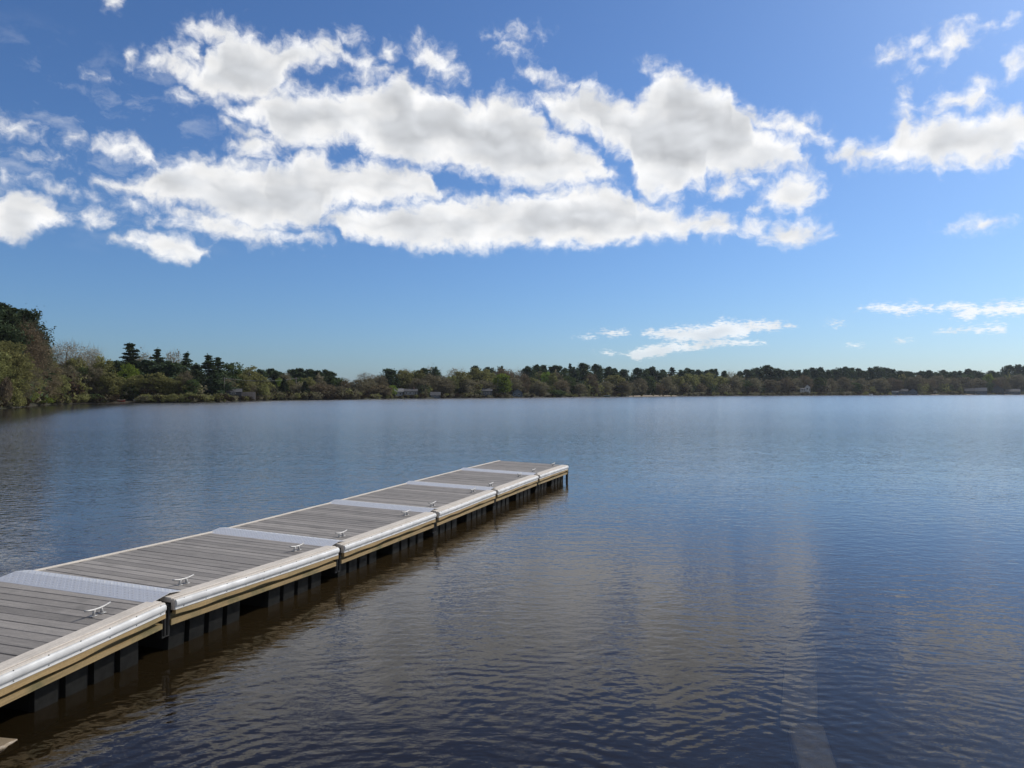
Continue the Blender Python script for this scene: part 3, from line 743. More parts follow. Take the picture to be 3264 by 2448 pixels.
def make_pine(seed, h, w, base, nl, ls, tiers=11, gap=.25, top_flat=.0, tuft=False):
    """white pine: whorls of up-swept plumes with gaps between them"""
    rng = np.random.default_rng(seed); rd = random.Random(seed); V = []; limbs = []
    for t in range(tiers):
        f = t / (tiers - 1); z = (base + (1 - base) * (f ** .92) * .97) * h
        env = (1 - f) ** .62 * (.55 + .45 * min(1, f * 3 + .25))
        if tuft: env = max(.16, (1 - (max(0, f - .35) / .68) ** 2) ** .5 * (.55 + .45 * min(1, f * 2.5 + .1))) * rd.uniform(.62, 1.1)
        env = max(env, 0 if tuft else .10 + top_flat * .35 * (1 - abs(f - .85)))
        z0_ = z; nb = rd.randint(4, 6); a0 = rd.uniform(0, 6)
        for b in range(nb):
            if rd.random() < gap: continue
            a = a0 + b * 6.283 / nb + rd.uniform(-.3, .3); ln = w / 2 * env * rd.uniform(.6, 1.12)
            dz = ln * rd.uniform(.04, .42); ln *= 1 if tuft else rd.uniform(.72, 1.12); z = z0_ if f > .8 else z0_ + rd.uniform(-.011, .011) * h
            tip = np.array([math.cos(a) * ln, math.sin(a) * ln, z + dz])
            if f < .93: limbs.append((z, tuple(tip * np.array([.9, .9, 1]))))
            n = max(6, int(nl / (tiers * nb) * (.5 + env * 1.3)))
            s = rng.uniform(.18, 1.0, (n, 1)) ** .8
            root = np.array([0, 0, z]); c = root + (tip - root) * s
            wd = ln * (.30 if tuft else .26) * (1 - .35 * s) + .012 * h
            q = rng.normal(size=(n, 3)) * wd * np.array([.8, .8, .75 if tuft else .30]); q[:, 2] += .015 * h
            V.append(leaf_mesh('', c + q, ls * rng.uniform(.6, 1.3, n), None, rng, .6, 2.0))
    n = nl // 22; q = rng.normal(size=(n, 3)) * np.array([.03 * w, .03 * w, .028 * h]) + np.array([0, 0, h * .955])
    V.append(leaf_mesh('', q, ls * .8 * np.ones(n), None, rng))
    return trunk_mb(rd, h * .97, h * .014 + .06, limbs), np.concatenate(V)

def make_cedar(seed, h, w, nl, ls):
    rng = np.random.default_rng(seed); rd = random.Random(seed)
    f = rng.uniform(0, 1, nl) ** 1.35; a = rng.uniform(0, 6.283, nl)
    env = (1 - f) ** .75 * (1 + .22 * np.sin(a * 3 + f * 23) + .12 * np.sin(a * 5 - f * 41)) * (.75 + .25 * np.minimum(1, f * 8))
    r = w / 2 * env * rng.uniform(.35, 1.0, nl) ** .5
    C = np.stack([np.cos(a) * r, np.sin(a) * r, f * h * .97 + rng.uniform(0, .03, nl) * h], 1)
    return trunk_mb(rd, h * .9, h * .016 + .05, []), leaf_mesh('', C, ls * rng.uniform(.6, 1.3, nl), None, rng, 0, 1.9)

def make_bush(seed, h, w, nl, ls):
    rng = np.random.default_rng(seed); rd = random.Random(seed); V = []
    for i in range(12):
        a = rd.uniform(0, 6.283); rr = rd.uniform(0, .34) * w; p = np.array([math.cos(a) * rr, math.sin(a) * rr, h * rd.uniform(.25, .78) * (1 - rr / w)])
        n = nl // 12; q = rng.normal(size=(n, 3)); q /= np.linalg.norm(q, axis=1)[:, None]; q *= rng.uniform(0, 1, (n, 1)) ** .45 * np.array([.2 * w, .2 * w, .26 * h])
        c = p + q; c[:, 2] = np.maximum(c[:, 2], .02); V.append(leaf_mesh('', c, ls * rng.uniform(.6, 1.3, n), None, rng))
    mb = MB()
    for i in range(6):
        a = i * 1.05 + rd.uniform(-.3, .3); mb.tube([(0, 0, -.2), (math.cos(a) * w * .1, math.sin(a) * w * .1, h * .4), (math.cos(a) * w * .24, math.sin(a) * w * .24, h * .75)], [h * .02, h * .014, h * .005], 5, 0, False)
    return mb, np.concatenate(V)

# prototypes: unit tree is 14 m tall (near = finer leaves for the closest bank)
PROTO = {}
def proto(key, fn, leaf, *variants):
    PROTO[key] = []
    for i, args in enumerate(variants):
        tm, V = fn(*args)
        zt = float(np.percentile(V[:, 2], 99.7)); wd = float(np.percentile(np.abs(V[:, :2]), 97)) * 2
        PROTO[key].append((tm.mesh('trunk', BIRCH if key == 'birch' else BARK), quads_to_mesh('crown', V, L[leaf]), zt, wd))
H0 = 14.0
bl = make_broadleaf
proto('pine', make_pine, 'pine', *[(s, H0, 9.0, .10, 4600, .50, 12, .34, .3, True) for s in (1, 2, 3, 4, 5, 6, 7)])
proto('pine_tiered', make_pine, 'pine', (11, H0, 7.5, .12, 6000, .36, 15, .24, 0), (12, H0, 5.5, .12, 4600, .36, 15, .36, 0), (13, H0, 6.5, .15, 5600, .36, 14, .3, .1))
proto('pine_near', make_pine, 'pine', (21, H0, 8.5, .05, 16000, .27, 13, .22, .25, True), (22, H0, 8.5, .05, 16000, .27, 14, .25, .3, True), (23, H0, 7, .1, 12000, .27, 14, .2, .2))
proto('round', bl, 'olive', *[(s, H0, 9.5, .03, 4600, .42, 1.0, False, 32) for s in (31, 32, 33)])
proto('olive_near', bl, 'olive', *[(s, H0, 9.5, .04, 15000, .24, 1.0, False, 40) for s in (36, 37)])
proto('brown', bl, 'brown', *[(s, H0, 9.5, .02, 4400, .36, 1.0, True, 28) for s in (41, 42, 43)])
proto('red', bl, 'red', *[(s, H0, 9.5, .02, 4400, .36, 1.0, True, 28) for s in (51, 52)])
proto('red_near', bl, 'red', *[(s, H0, 9.5, .04, 13000, .22, 1.0, True, 40) for s in (56, 57)])
proto('brown_near', bl, 'brown', *[(s, H0, 9.5, .04, 13000, .22, 1.0, True, 40) for s in (58, 59)])
proto('sparse', bl, 'bud', *[(s, H0, 11.0, .28, 1900, .30, 1.0, True, 34) for s in (61, 62, 63)])
proto('sparse_near', bl, 'bud', *[(s, H0, 11.0, .25, 4200, .20, 1.0, True, 46) for s in (66, 67)])
proto('lime', bl, 'lime', (71, H0, 8.5, .02, 5200, .40, 1.0, False, 34), (72, H0, 9.5, .08, 4200, .40, 1.0, False, 26))
proto('green', bl, 'green', *[(s, H0, 9.0, .05, 4200, .40, 1.0, False, 28) for s in (81, 82)])
proto('cedar', make_cedar, 'cedar', *[(s, H0, 5.5, 4200, .42) for s in (91, 92)])
proto('bush_lime', make_bush, 'lime', (101, 4, 5, 4000, .17), (102, 4, 5, 4000, .17))
proto('bush_olive', make_bush, 'olive', (103, 4, 5.5, 3000, .2), (104, 4, 5, 3000, .2))
proto('bush_green', make_bush, 'green', (105, 4, 5.5, 3000, .2),)
proto('bush_red', make_bush, 'red', (106, 4, 5.5, 2600, .2), (107, 4, 5.5, 2600, .2))
proto('bush_brown', make_bush, 'brush', (108, 4, 5.5, 2600, .2), (109, 4, 5.5, 2600, .2))
proto('birch', bl, 'olive', (111, H0, 6, .35, 1500, .25, 1.0, True, 20))

DESC = {'pine': ('pine_tree', 'dark pine', 'pine tree'), 'pine_tiered': ('pine_tree', 'layered dark pine standing above its neighbours', 'pine tree'), 'pine_near': ('pine_tree', 'tall dark pine', 'pine tree'),
        'round': ('leafy_tree', 'olive green leafy tree', 'tree'), 'olive_near': ('leafy_tree', 'olive green leafy tree', 'tree'), 'brown': ('budding_tree', 'brown budding tree', 'tree'), 'brown_near': ('budding_tree', 'brown budding tree', 'tree'),
        'red': ('maple_tree', 'reddish budding tree', 'tree'), 'red_near': ('maple_tree', 'reddish budding tree', 'tree'), 'sparse': ('bare_tree', 'pale see-through tree just in bud', 'tree'),
        'sparse_near': ('bare_tree', 'pale see-through tree just in bud', 'tree'), 'lime': ('leafy_tree', 'bright yellow-green tree', 'tree'), 'green': ('leafy_tree', 'dark green leafy tree', 'tree'),
        'cedar': ('cedar_tree', 'dark narrow cedar', 'tree'), 'bush_lime': ('shrub', 'bright lime green shrub', 'shrub'), 'bush_olive': ('shrub', 'olive green shrub', 'shrub'), 'bush_green': ('shrub', 'dark green shrub', 'shrub'),
        'bush_red': ('shrub', 'reddish brown shrub', 'shrub'), 'bush_brown': ('shrub', 'dry brown shrub', 'shrub'), 'birch': ('birch_tree', 'slim birch with a white trunk', 'tree')}
# (x, top y, width) in photo pixels, kind, metres behind the waterline
T = []
def tr(kind, setback, *items):
    for it in items: T.append((kind, setback) + it)
# the near bank at the left edge of the view
tr('pine_near', 16, (-60, 985, 130), (2, 970, 120), (30, 982, 120), (72, 990, 95)); tr('pine_near', 10, (135, 1082, 44))
tr('red_near', 9, (62, 1030, 130), (108, 1128, 110)); tr('brown_near', 7, (104, 1060, 90), (30, 1150, 110)); tr('olive_near', 5, (12, 1090, 110), (150, 1150, 66), (70, 1165, 90), (-50, 1120, 120))
tr('bush_lime', 2.2, (120, 1264, 66), (84, 1240, 56)); tr('bush_olive', 1.6, (20, 1235, 70), (160, 1252, 40)); tr('bush_red', 1.5, (4, 1205, 44))
tr('birch', 6, (169, 1172, 40))
tr('sparse_near', 26, (212, 1086, 112), (292, 1101, 62)); tr('round', 20, (245, 1140, 70), (330, 1137, 64)); tr('green', 12, (264, 1172, 44)); tr('brown', 10, (215, 1165, 60), (300, 1172, 60)); tr('round', 8, (190, 1195, 50), (240, 1212, 56), (350, 1188, 60))
tr('pine_tiered', 24, (414, 1097, 68), (502, 1113, 46), (594, 1126, 44)); tr('sparse', 30, (455, 1116, 70), (552, 1115, 66)); tr('lime', 14, (409, 1160, 46)); tr('pine', 20, (462, 1148, 66), (542, 1152, 60), (628, 1163, 34), (375, 1152, 46))
tr('round', 9, (505, 1190, 66), (440, 1196, 60), (560, 1200, 60), (385, 1205, 56)); tr('brown', 9, (470, 1208, 54), (335, 1212, 50), (590, 1182, 44)); tr('green', 8, (418, 1228, 44), (610, 1210, 40)); tr('bush_olive', 2, (600, 1250, 40), (545, 1256, 46), (470, 1258, 50), (250, 1258, 48)); tr('bush_green', 2, (190, 1250, 44), (300, 1256, 44))
tr('pine_tiered', 26, (664, 1133, 56), (694, 1141, 50)); tr('green', 22, (738, 1157, 62)); tr('pine', 16, (700, 1192, 50)); tr('round', 26, (795, 1170, 62)); tr('round', 18, (760, 1192, 70), (830, 1202, 64)); tr('pine', 34, (828, 1178, 32), (864, 1176, 48), (893, 1186, 30))
tr('brown', 14, (725, 1206, 40), (790, 1215, 50)); tr('bush_olive', 3, (835, 1226, 46)); tr('brown', 30, (905, 1190, 46))
tr('pine', 40, (935, 1178, 36), (957, 1175, 42), (986, 1178, 46), (1014, 1182, 36), (1040, 1179, 32), (1058, 1185, 28)); tr('green', 34, (1078, 1204, 40)); tr('red', 30, (1098, 1208, 38)); tr('brown', 34, (1117, 1218, 30))
tr('cedar', 6, (905, 1206, 32), (972, 1216, 32), (878, 1218, 24)); tr('lime', 14, (890, 1206, 24)); tr('round', 20, (985, 1204, 42), (925, 1212, 36)); tr('red', 9, (1012, 1222, 58), (1045, 1226, 50)); tr('brown', 8, (950, 1226, 44), (1080, 1230, 44), (862, 1230, 36)); tr('brown', 22, (1140, 1210, 48))
tr('sparse', 40, (1162, 1186, 44), (1190, 1190, 46)); tr('pine', 32, (1243, 1176, 44)); tr('brown', 24, (1175, 1206, 40), (1212, 1196, 46)); tr('red', 7, (1215, 1226, 60)); tr('lime', 5, (1250, 1228, 26)); tr('round', 30, (1284, 1181, 54)); tr('sparse', 44, (1292, 1173, 46)); tr('red', 36, (1305, 1184, 36))
tr('round', 30, (1335, 1180, 60)); tr('sparse', 40, (1374, 1164, 56)); tr('pine', 28, (1352, 1174, 36), (1388, 1171, 22)); tr('brown', 18, (1375, 1192, 60), (1335, 1205, 56), (1412, 1198, 50)); tr('sparse', 34, (1450, 1169, 62)); tr('round', 22, (1468, 1186, 58), (1440, 1200, 44)); tr('brown', 14, (1420, 1215, 46), (1495, 1208, 50))
tr('pine', 44, (1517, 1167, 28), (1557, 1171, 32), (1598, 1168, 20)); tr('round', 28, (1526, 1174, 76), (1555, 1186, 50)); tr('red', 34, (1600, 1174, 56), (1628, 1178, 40)); tr('lime', 6, (1600, 1192, 52)); tr('brown', 12, (1545, 1212, 56), (1640, 1204, 46)); tr('sparse', 40, (1656, 1174, 36)); tr('red', 20, (1668, 1190, 36))
tr('pine', 36, (1683, 1168, 34), (1711, 1163, 30), (1734, 1165, 28), (1768, 1166, 46), (1800, 1174, 28), (1829, 1171, 26), (1860, 1158, 40), (1897, 1161, 34), (1940, 1170, 34), (1960, 1174, 28), (1986, 1178, 32), (2030, 1173, 38), (2056, 1180, 26), (2080, 1170, 40), (2113, 1179, 26)); tr('pine_tiered', 36, (1817, 1160, 22), (1916, 1169, 16), (2142, 1172, 36))
tr('lime', 22, (1742, 1186, 34)); tr('round', 18, (1763, 1190, 30), (1960, 1196, 58), (1700, 1204, 44), (2160, 1196, 40)); tr('red', 10, (1790, 1211, 42), (1885, 1190, 30), (1892, 1216, 34), (2097, 1224, 36)); tr('brown', 10, (1845, 1222, 42), (1720, 1214, 44), (2040, 1206, 46), (1930, 1216, 40), (1990, 1214, 40), (2125, 1200, 34)); tr('bush_green', 2, (1775, 1243, 46)); tr('green', 14, (1815, 1200, 40), (2068, 1200, 36))
tr('pine', 40, (2172, 1180, 30), (2192, 1174, 34), (2222, 1179, 30), (2250, 1181, 30), (2266, 1177, 28), (2282, 1176, 26), (2310, 1182, 24)); tr('sparse', 50, (2328, 1180, 42)); tr('pine', 40, (2358, 1184, 26), (2380, 1178, 44), (2412, 1173, 36), (2446, 1165, 50), (2482, 1175, 36), (2504, 1182, 28), (2524, 1179, 20), (2546, 1180, 26), (2568, 1178, 28), (2592, 1173, 36), (2617, 1172, 28), (2640, 1180, 30), (2664, 1178, 30), (2691, 1170, 42), (2714, 1173, 28), (2736, 1175, 28), (2755, 1182, 26), (2773, 1173, 32), (2796, 1169, 32), (2818, 1173, 34), (2840, 1177, 34), (2870, 1182, 34), (2896, 1184, 34))
tr('round', 20, (2200, 1192, 52), (2252, 1190, 48), (2300, 1200, 44)); tr('brown', 16, (2338, 1196, 54), (2400, 1205, 50), (2455, 1210, 50), (2540, 1206, 40), (2640, 1206, 46), (2690, 1202, 46), (2740, 1206, 44), (2800, 1205, 56)); tr('red', 14, (2504, 1202, 42), (2564, 1196, 40), (2230, 1222, 36), (2846, 1204, 46)); tr('green', 16, (2370, 1212, 40), (2610, 1204, 40), (2720, 1220, 40))
tr('pine', 44, (2934, 1184, 44), (2957, 1181, 34), (2984, 1187, 32), (3006, 1180, 32), (3040, 1184, 30), (3060, 1183, 26), (3086, 1177, 44), (3110, 1182, 30), (3130, 1189, 36), (3160, 1182, 24), (3180, 1186, 28), (3220, 1164, 34), (3250, 1163, 44), (3290, 1168, 50)); tr('pine_tiered', 44, (3196, 1171, 12))
tr('brown', 20, (2920, 1196, 64), (2990, 1197, 58), (3036, 1204, 44), (3110, 1206, 50), (3190, 1200, 40)); tr('red', 18, (2960, 1208, 44), (3172, 1208, 34)); tr('lime', 26, (3151, 1192, 28)); tr('brown', 20, (3244, 1194, 54), (3075, 1202, 44)); tr('green', 16, (3010, 1224, 40), (3140, 1216, 36))

LANDMARKS = [(120, 'the near lime shrub'), (414, 'the tall layered pine'), (664, 'the twin layered pines'), (790, 'the pale fence'), (1117, 'the dip in the treeline'), (1388, 'the waterline boathouse'), (1600, 'the round yellow-green tree'),
             (1930, 'the long green boat'), (2146, 'the strip of sand'), (2574, 'the white gabled house'), (2890, 'the twin blue-grey cottages'), (3110, 'the blue beach cottage'), (3225, 'the tall far pine clump')]
ORD = ['nearest', 'second', 'third', 'fourth', 'fifth', 'sixth', 'seventh', 'eighth', 'ninth', 'tenth', 'eleventh', 'twelfth', 'thirteenth', 'fourteenth', 'fifteenth']
def grp(kind, x):
    w = 'on the near bank' if x < 180 else 'behind the near cove' if x < 1117 else 'on the middle shore' if x < 1680 else 'along the far shore'
    c = DESC[kind][2]
    return {'pine tree': 'pines', 'tree': 'trees', 'shrub': 'shrubs'}[c] + ' ' + w
def label_all():
    """each tree is told apart by its kind and its place in the row counted from something one can find"""
    buckets = {}
    for i, (kind, sb, x, yt, w) in enumerate(T):
        lx, nm = min(LANDMARKS, key=lambda q: abs(q[0] - x))
        buckets.setdefault((DESC[kind][1], nm, x >= lx), []).append((abs(x - lx), i))
    out = {}
    for (d, nm, right), L_ in buckets.items():
        L_.sort()
        side = 'to the right of' if right else 'to the left of'
        for n, (_, i) in enumerate(L_):
            d2 = d.replace(' standing above its neighbours', '').replace(' just in bud', '') if len(d.split()) > 5 else d
            out[i] = f"{d2}, {side} {nm}" if len(L_) == 1 else f"{d2}, {ORD[n]} {side} {nm}"
    return out
LAB = label_all()
SPECIAL = {(1600, 1192): 'big round yellow-green tree, the brightest tree on the middle shore', (414, 1097): 'tall layered pine with gaps between its branches, above the pale bare crowns',
           (120, 1264): 'bright lime green shrub at the water on the near bank', (169, 1172): 'slim birch with a white trunk at the edge of the near bank',
           (3220, 1164): 'tall dark pine with a leaning outline, right after the thin spike of a tree', (212, 1086): 'broad pale see-through tree just in bud, beside the pine-clad near bank'}
vr = random.Random(77)
def plant(i, kind, sb, x, yt, w):
    Y = shore_depth(x) + sb * (1 if x < 1700 else 1.6)
    g0 = at_depth(x, HZ, Y); gz = ground_z(g0.x, g0.y)
    top = at_depth(x, yt, Y).z; h = top - gz; wm = w * Y / FPX
    var = PROTO[kind]; tm, cm, zt, wd = var[(i * 7 + int(x)) % len(var)]
    name, _, cat = DESC[kind]
    root = empty(name, (g0.x, g0.y, gz), vr.uniform(0, 6.283))
    sx = max(.35, min(2.4, wm / wd * (1.3 if kind == 'pine' else 1.12))); sz = h / zt
    root.scale = (sx, sx, sz)
    tag(root, SPECIAL.get((x, yt), LAB[i]), cat, grp(kind, x))
    if 'bush' in kind: link_obj('stem', tm, root); link_obj('foliage', cm, root)
    else: link_obj('trunk', tm, root); link_obj('crown', cm, root)
for i, t in enumerate(T): plant(i, *t)

# the wood behind the named trees and the undergrowth at the water: nobody could count these
HOUSE_X = [(628, 690, 1252), (722, 768, 1259), (768, 824, 1263), (1254, 1287, 1264), (1287, 1332, 1259), (1370, 1404, 1270), (1420, 1462, 1251), (1526, 1570, 1262), (1628, 1670, 1265), (2548, 2600, 1246), (2840, 2925, 1257), (2975, 2994, 1254), (3070, 3150, 1255), (3150, 3205, 1252), (3205, 3250, 1257)]
sky_x = sorted((t[2], t[3]) for t in T if t[0] in ('pine', 'pine_tiered', 'pine_near', 'sparse', 'sparse_near', 'round', 'green') and t[3] < 1210)
SKX = np.array([a for a, b in sky_x], float); SKY_ = np.array([b for a, b in sky_x], float)
def scatter(name, mats, n, seed, top_fn, sb_rng, w_rng, nl, ls):
    rng = np.random.default_rng(seed); acc = {m: [] for m in mats}
    keys = list(mats)
    for i in range(n):
        x = rng.uniform(-160, 3420); yt, ok = top_fn(x, rng)
        if not ok: continue
        Y = shore_depth(x) + rng.uniform(*sb_rng) * (1 if x < 1700 else 1.6)
        g0 = at_depth(x, HZ, Y); gz = ground_z(g0.x, g0.y); h = at_depth(x, yt, Y).z - gz
        if h < .4: continue
        wm = rng.uniform(*w_rng) * h; m = keys[rng.integers(len(keys))]
        k = int(nl * rng.uniform(.7, 1.3)); q = rng.normal(size=(k, 3)); q /= np.linalg.norm(q, axis=1)[:, None]; q *= rng.uniform(0, 1, (k, 1)) ** .4
        lump = 1 + .25 * np.sin(q[:, :1] * 5 + i) * np.sin(q[:, 1:2] * 4 + 2 * i) + .15 * np.sin(q[:, 2:] * 7 + i)
        c = q * lump * np.array([wm / 2, wm / 2, h * .47]) + np.array([g0.x, g0.y, gz + h * .5])
        c[:, 2] = np.maximum(c[:, 2], gz + .05)
        acc[m].append(leaf_mesh('', c, ls * max(.34, (h / 10) ** .5) * rng.uniform(.6, 1.4, k), None, rng))
    for m in keys:
        if acc[m]:
            o = link_obj(name, quads_to_mesh(name, np.concatenate(acc[m]), L[m])); yield m, o
def wood_top(x, rng):
    y = float(np.interp(x, SKX, SKY_)); b = shore_y(x)
    return y + (b - y) * rng.uniform(.14, .45), not (1085 < x < 1150 or 634 < x < 690)
for m, o in scatter('woodland', ['pine', 'brown', 'olive', 'green'], 420, 5, wood_top, (28, 60), (.45, .7), 420, .85):
    tag(o, 'mixed wood filling in behind the front row of trees', 'woodland', None, 'stuff')
def under_top(x, rng):
    y = float(np.interp(x, SKX, SKY_)); b = shore_y(x)
    return y + (b - y) * rng.uniform(.45, .72), not any(a - 8 < x < c + 8 for a, c, _ in HOUSE_X)
for m, o in scatter('understorey', ['brown', 'brush', 'olive', 'pine'], 420, 8, under_top, (7, 24), (.7, 1.3), 300, .6):
    tag(o, 'dense saplings and bushes between the trunks', 'undergrowth', None, 'stuff')
def brush_top(x, rng):
    b = shore_y(x); hh = rng.uniform(16, 44) if x < 230 else rng.uniform(10, 30) if x < 1150 else rng.uniform(7, 20) if x < 1700 else rng.uniform(5, 14)
    for a, c, yb in HOUSE_X:
        if a - 3 < x < c + 3: hh = min(hh, max(1.5, b - yb + rng.uniform(-1.5, 2.5)))
    if 370 < x < 450: hh = min(hh, 6)
    if 2000 < x < 2160: hh *= .4
    return b - hh, True
for m, o in scatter('undergrowth', ['brush', 'brown', 'olive', 'brush'], 1500, 6, brush_top, (.4, 5), (1.0, 2.0), 170, .60):
    tag(o, 'low tangle of brush along the water', 'undergrowth', None, 'stuff')

# ------------------------------------------------------------------ houses, boats and lines on the far shores
def mat_siding(name, c):
    m, g = new_mat(name)
    tc = g.n('ShaderNodeTexCoord'); x, y, z = g.sep(tc.outputs['Object'])
    ln = g.m('FRACT', g.m('MULTIPLY', z, 6.0)); n, _ = g.noise(tc.outputs['Object'], 1.2, 4, .6)
    col = g.mix(g.mr(ln, .0, .14), tuple(v * .55 for v in c), c); col = g.mix(g.mr(n, .3, .7, 0, .3), col, tuple(v * .6 for v in c))
    finish(g, bsdf(g, col, .7, 0, None, .3)); return m
SID = {'white': mat_siding('white clapboard', (.40, .40, .39)), 'pale': mat_siding('pale grey clapboard', (.21, .22, .22)), 'blue': mat_siding('blue grey clapboard', (.085, .11, .14)),
       'dark': mat_siding('dark grey shingle', (.055, .06, .065)), 'cream': mat_siding('cream clapboard', (.30, .27, .20))}
ROOF = {'dark': mat_simple('dark asphalt shingle', (.065, .066, .072), .9, 0, 2.0, .4), 'grey': mat_simple('grey asphalt shingle', (.09, .09, .095), .9, 0, 2.0, .35), 'pale': mat_simple('pale weathered shingle', (.17, .17, .17), .9, 0, 2.0, .3)}
GLASS = mat_simple('dark window glass', (.02, .024, .03), .12, 0, 1.0, .2)
TRIM = mat_simple('white trim', (.42, .42, .41), .6, 0, 3.0, .2)
def house(name, x0, x1, yb, ye, yr, Y, wall, roof, gable, label, cat, nwin=2, chimney=False, deep=None):
    a, b = at_depth(x0, yb, Y), at_depth(x1, yb, Y); cx = (a.x + b.x) / 2; w = b.x - a.x
    gz = ground_z(cx, Y); ze = at_depth(x0, ye, Y).z - gz; zr = at_depth(x0, yr, Y).z - gz; z0 = max(0.0, a.z - gz); d = deep or max(4.0, w * .8)
    root = empty(name, (cx, Y, gz), -math.atan2(cx, Y)); tag(root, label, cat)
    mb = MB(); h = w / 2; v = [(-h, 0, -.5), (h, 0, -.5), (h, d, -.5), (-h, d, -.5), (-h, 0, ze), (h, 0, ze), (h, d, ze), (-h, d, ze)]
    f = [(0, 1, 5, 4), (1, 2, 6, 5), (2, 3, 7, 6), (3, 0, 4, 7)]
    if gable: v += [(0, 0, zr), (0, d, zr)]; f += [(4, 5, 8), (6, 7, 9)]
    else: v += [(-h, d / 2, zr), (h, d / 2, zr)]; f += [(7, 4, 8), (5, 6, 9)]
    mb.add(v, f); mb.build('wall', SID[wall], root)
    mb = MB(); o = .25; t = .10
    def slope(p, q, r_, s_):
        up = (Vector(q) - Vector(p)).cross(Vector(s_) - Vector(p)).normalized() * t
        P_ = [Vector(k) + Vector((0, 0, .02)) for k in (p, q, r_, s_)]; vv = P_ + [k + up for k in P_]
        mb.add(vv, [(3, 2, 1, 0), (4, 5, 6, 7), (0, 1, 5, 4), (1, 2, 6, 5), (2, 3, 7, 6), (3, 0, 4, 7)])
    if gable:
        k = (zr - ze) / h * o; slope((-h - o, -o, ze - k), (0, -o, zr), (0, d + o, zr), (-h - o, d + o, ze - k)) if False else None
        slope((-h - o, d + o, ze - k), (-h - o, -o, ze - k), (0, -o, zr), (0, d + o, zr)); slope((h + o, -o, ze - k), (h + o, d + o, ze - k), (0, d + o, zr), (0, -o, zr))
    else:
        k = (zr - ze) / (d / 2) * o
        slope((-h - o, -o, ze - k), (h + o, -o, ze - k), (h + o, d / 2, zr), (-h - o, d / 2, zr)); slope((h + o, d + o, ze - k), (-h - o, d + o, ze - k), (-h - o, d / 2, zr), (h + o, d / 2, zr))
    rf = mb.build('roof', ROOF[roof], root)
    if chimney:
        mb = MB(); mb.box(w * .2, w * .2 + .5, d * .5 - .25, d * .5 + .25, zr - .8, zr + .8); mb.build('chimney', mat_simple('brick chimney', (.22, .12, .09), .9), rf)
    zz = z0 + (ze - z0) * .38; wh = (ze - z0) * .36; ww = min(1.1, w / (nwin * 2.6))
    for i in range(nwin):
        c = -h + w * (i + .5) / nwin * .86 + w * .02
        mb = MB()
        for (p0, p1, q0, q1) in ((-ww/2-.08, ww/2+.08, -.08, 0), (-ww/2-.08, ww/2+.08, wh, wh+.08), (-ww/2-.08, -ww/2, 0, wh), (ww/2, ww/2+.08, 0, wh)): mb.box(c + p0, c + p1, -.06, .0, zz + q0, zz + q1)
        fr = mb.build('window', TRIM, root); mb = MB(); mb.box(c - ww/2, c + ww/2, -.03, .0, zz, zz + wh); mb.build('pane', GLASS, fr)
    mb = MB(); dx = h * .80; mb.box(dx - min(.45, w * .08), dx + min(.1, w * .08), -.05, 0, z0, z0 + min(2.0, (ze - z0) * .85)); mb.build('door', ROOF['dark'], root)
sd = lambda x, k: float(shore_depth(x)) + k
house('house', 638, 684, 1247, 1221, 1204, 330, 'pale', 'grey', True, "pale gabled house half hidden between the cove trees above the red and white boat", 'house', 2, True)
house('shed', 724, 768, 1259, 1249, 1240, sd(745, 5), 'dark', 'dark', False, "low dark shed with a dark roof next to the pale fence", 'shed', 1, deep=3)
house('cottage', 1258, 1285, 1264, 1248, 1239, sd(1270, 8), 'pale', 'pale', False, "pale grey cottage beside the small lime tree, nearest to the dip in the treeline", 'house', 2)
house('cottage', 1289, 1330, 1259, 1247, 1240, sd(1310, 14), 'pale', 'dark', False, "long pale cottage with three dark windows on the bank, beside the boathouse", 'house', 3, True)
house('boathouse', 1373, 1403, 1269.5, 1259.5, 1250, sd(1388, 1.5), 'blue', 'dark', False, "pale blue boathouse with a dark roof standing at the waterline", 'boathouse', 2)
house('house', 1424, 1458, 1251, 1238, 1229, sd(1441, 30), 'blue', 'pale', False, "blue-grey house with a pale roof edge high on the bank behind the boathouse", 'house', 2)
house('house', 1531, 1568, 1262, 1246, 1239, sd(1550, 5), 'dark', 'grey', False, "dark grey house close beside the round yellow-green tree, on its shaded side", 'house', 3)
house('cottage', 1634, 1665, 1265, 1251, 1240, sd(1650, 4), 'blue', 'dark', True, "deep blue gabled cottage past the bright side of the round yellow-green tree", 'house', 2)
house('house', 2566, 2582, 1246, 1234, 1226.5, sd(2574, 8), 'white', 'pale', True, "white gabled house alone in the dark pines of the far shore", 'house', 1)
house('annex', 2551, 2565, 1246, 1240, 1237, sd(2558, 9), 'white', 'grey', False, "low white annex beside the white gabled house", 'annex', 1)
house('cottage', 2844, 2862, 1256, 1250, 1246, sd(2853, 5), 'blue', 'pale', False, "low cottage with a pale roof next to the twin blue-grey cottages", 'house', 2)
house('cottage', 2865, 2892, 1256, 1247, 1240, sd(2878, 7), 'blue', 'grey', False, "first of the twin blue-grey cottages, beside the low pale-roofed one", 'house', 3)
house('cottage', 2897, 2922, 1257, 1247, 1239, sd(2910, 4), 'blue', 'dark', True, "second of the twin blue-grey cottages, the gabled one at the water", 'house', 2)
house('cabin', 2976, 2988, 1254, 1248, 1243, sd(2982, 8), 'cream', 'grey', True, "tiny cream cabin above the short strip of beach", 'cabin', 1)
house('house', 3076, 3105, 1254, 1246, 1238, sd(3090, 8), 'dark', 'grey', False, "dark house with a grey roof beside the blue beach cottage", 'house', 2)
house('cottage', 3110, 3143, 1256, 1246, 1236, sd(3126, 5), 'blue', 'pale', False, "blue beach cottage with a pale roof, far shore", 'house', 3)
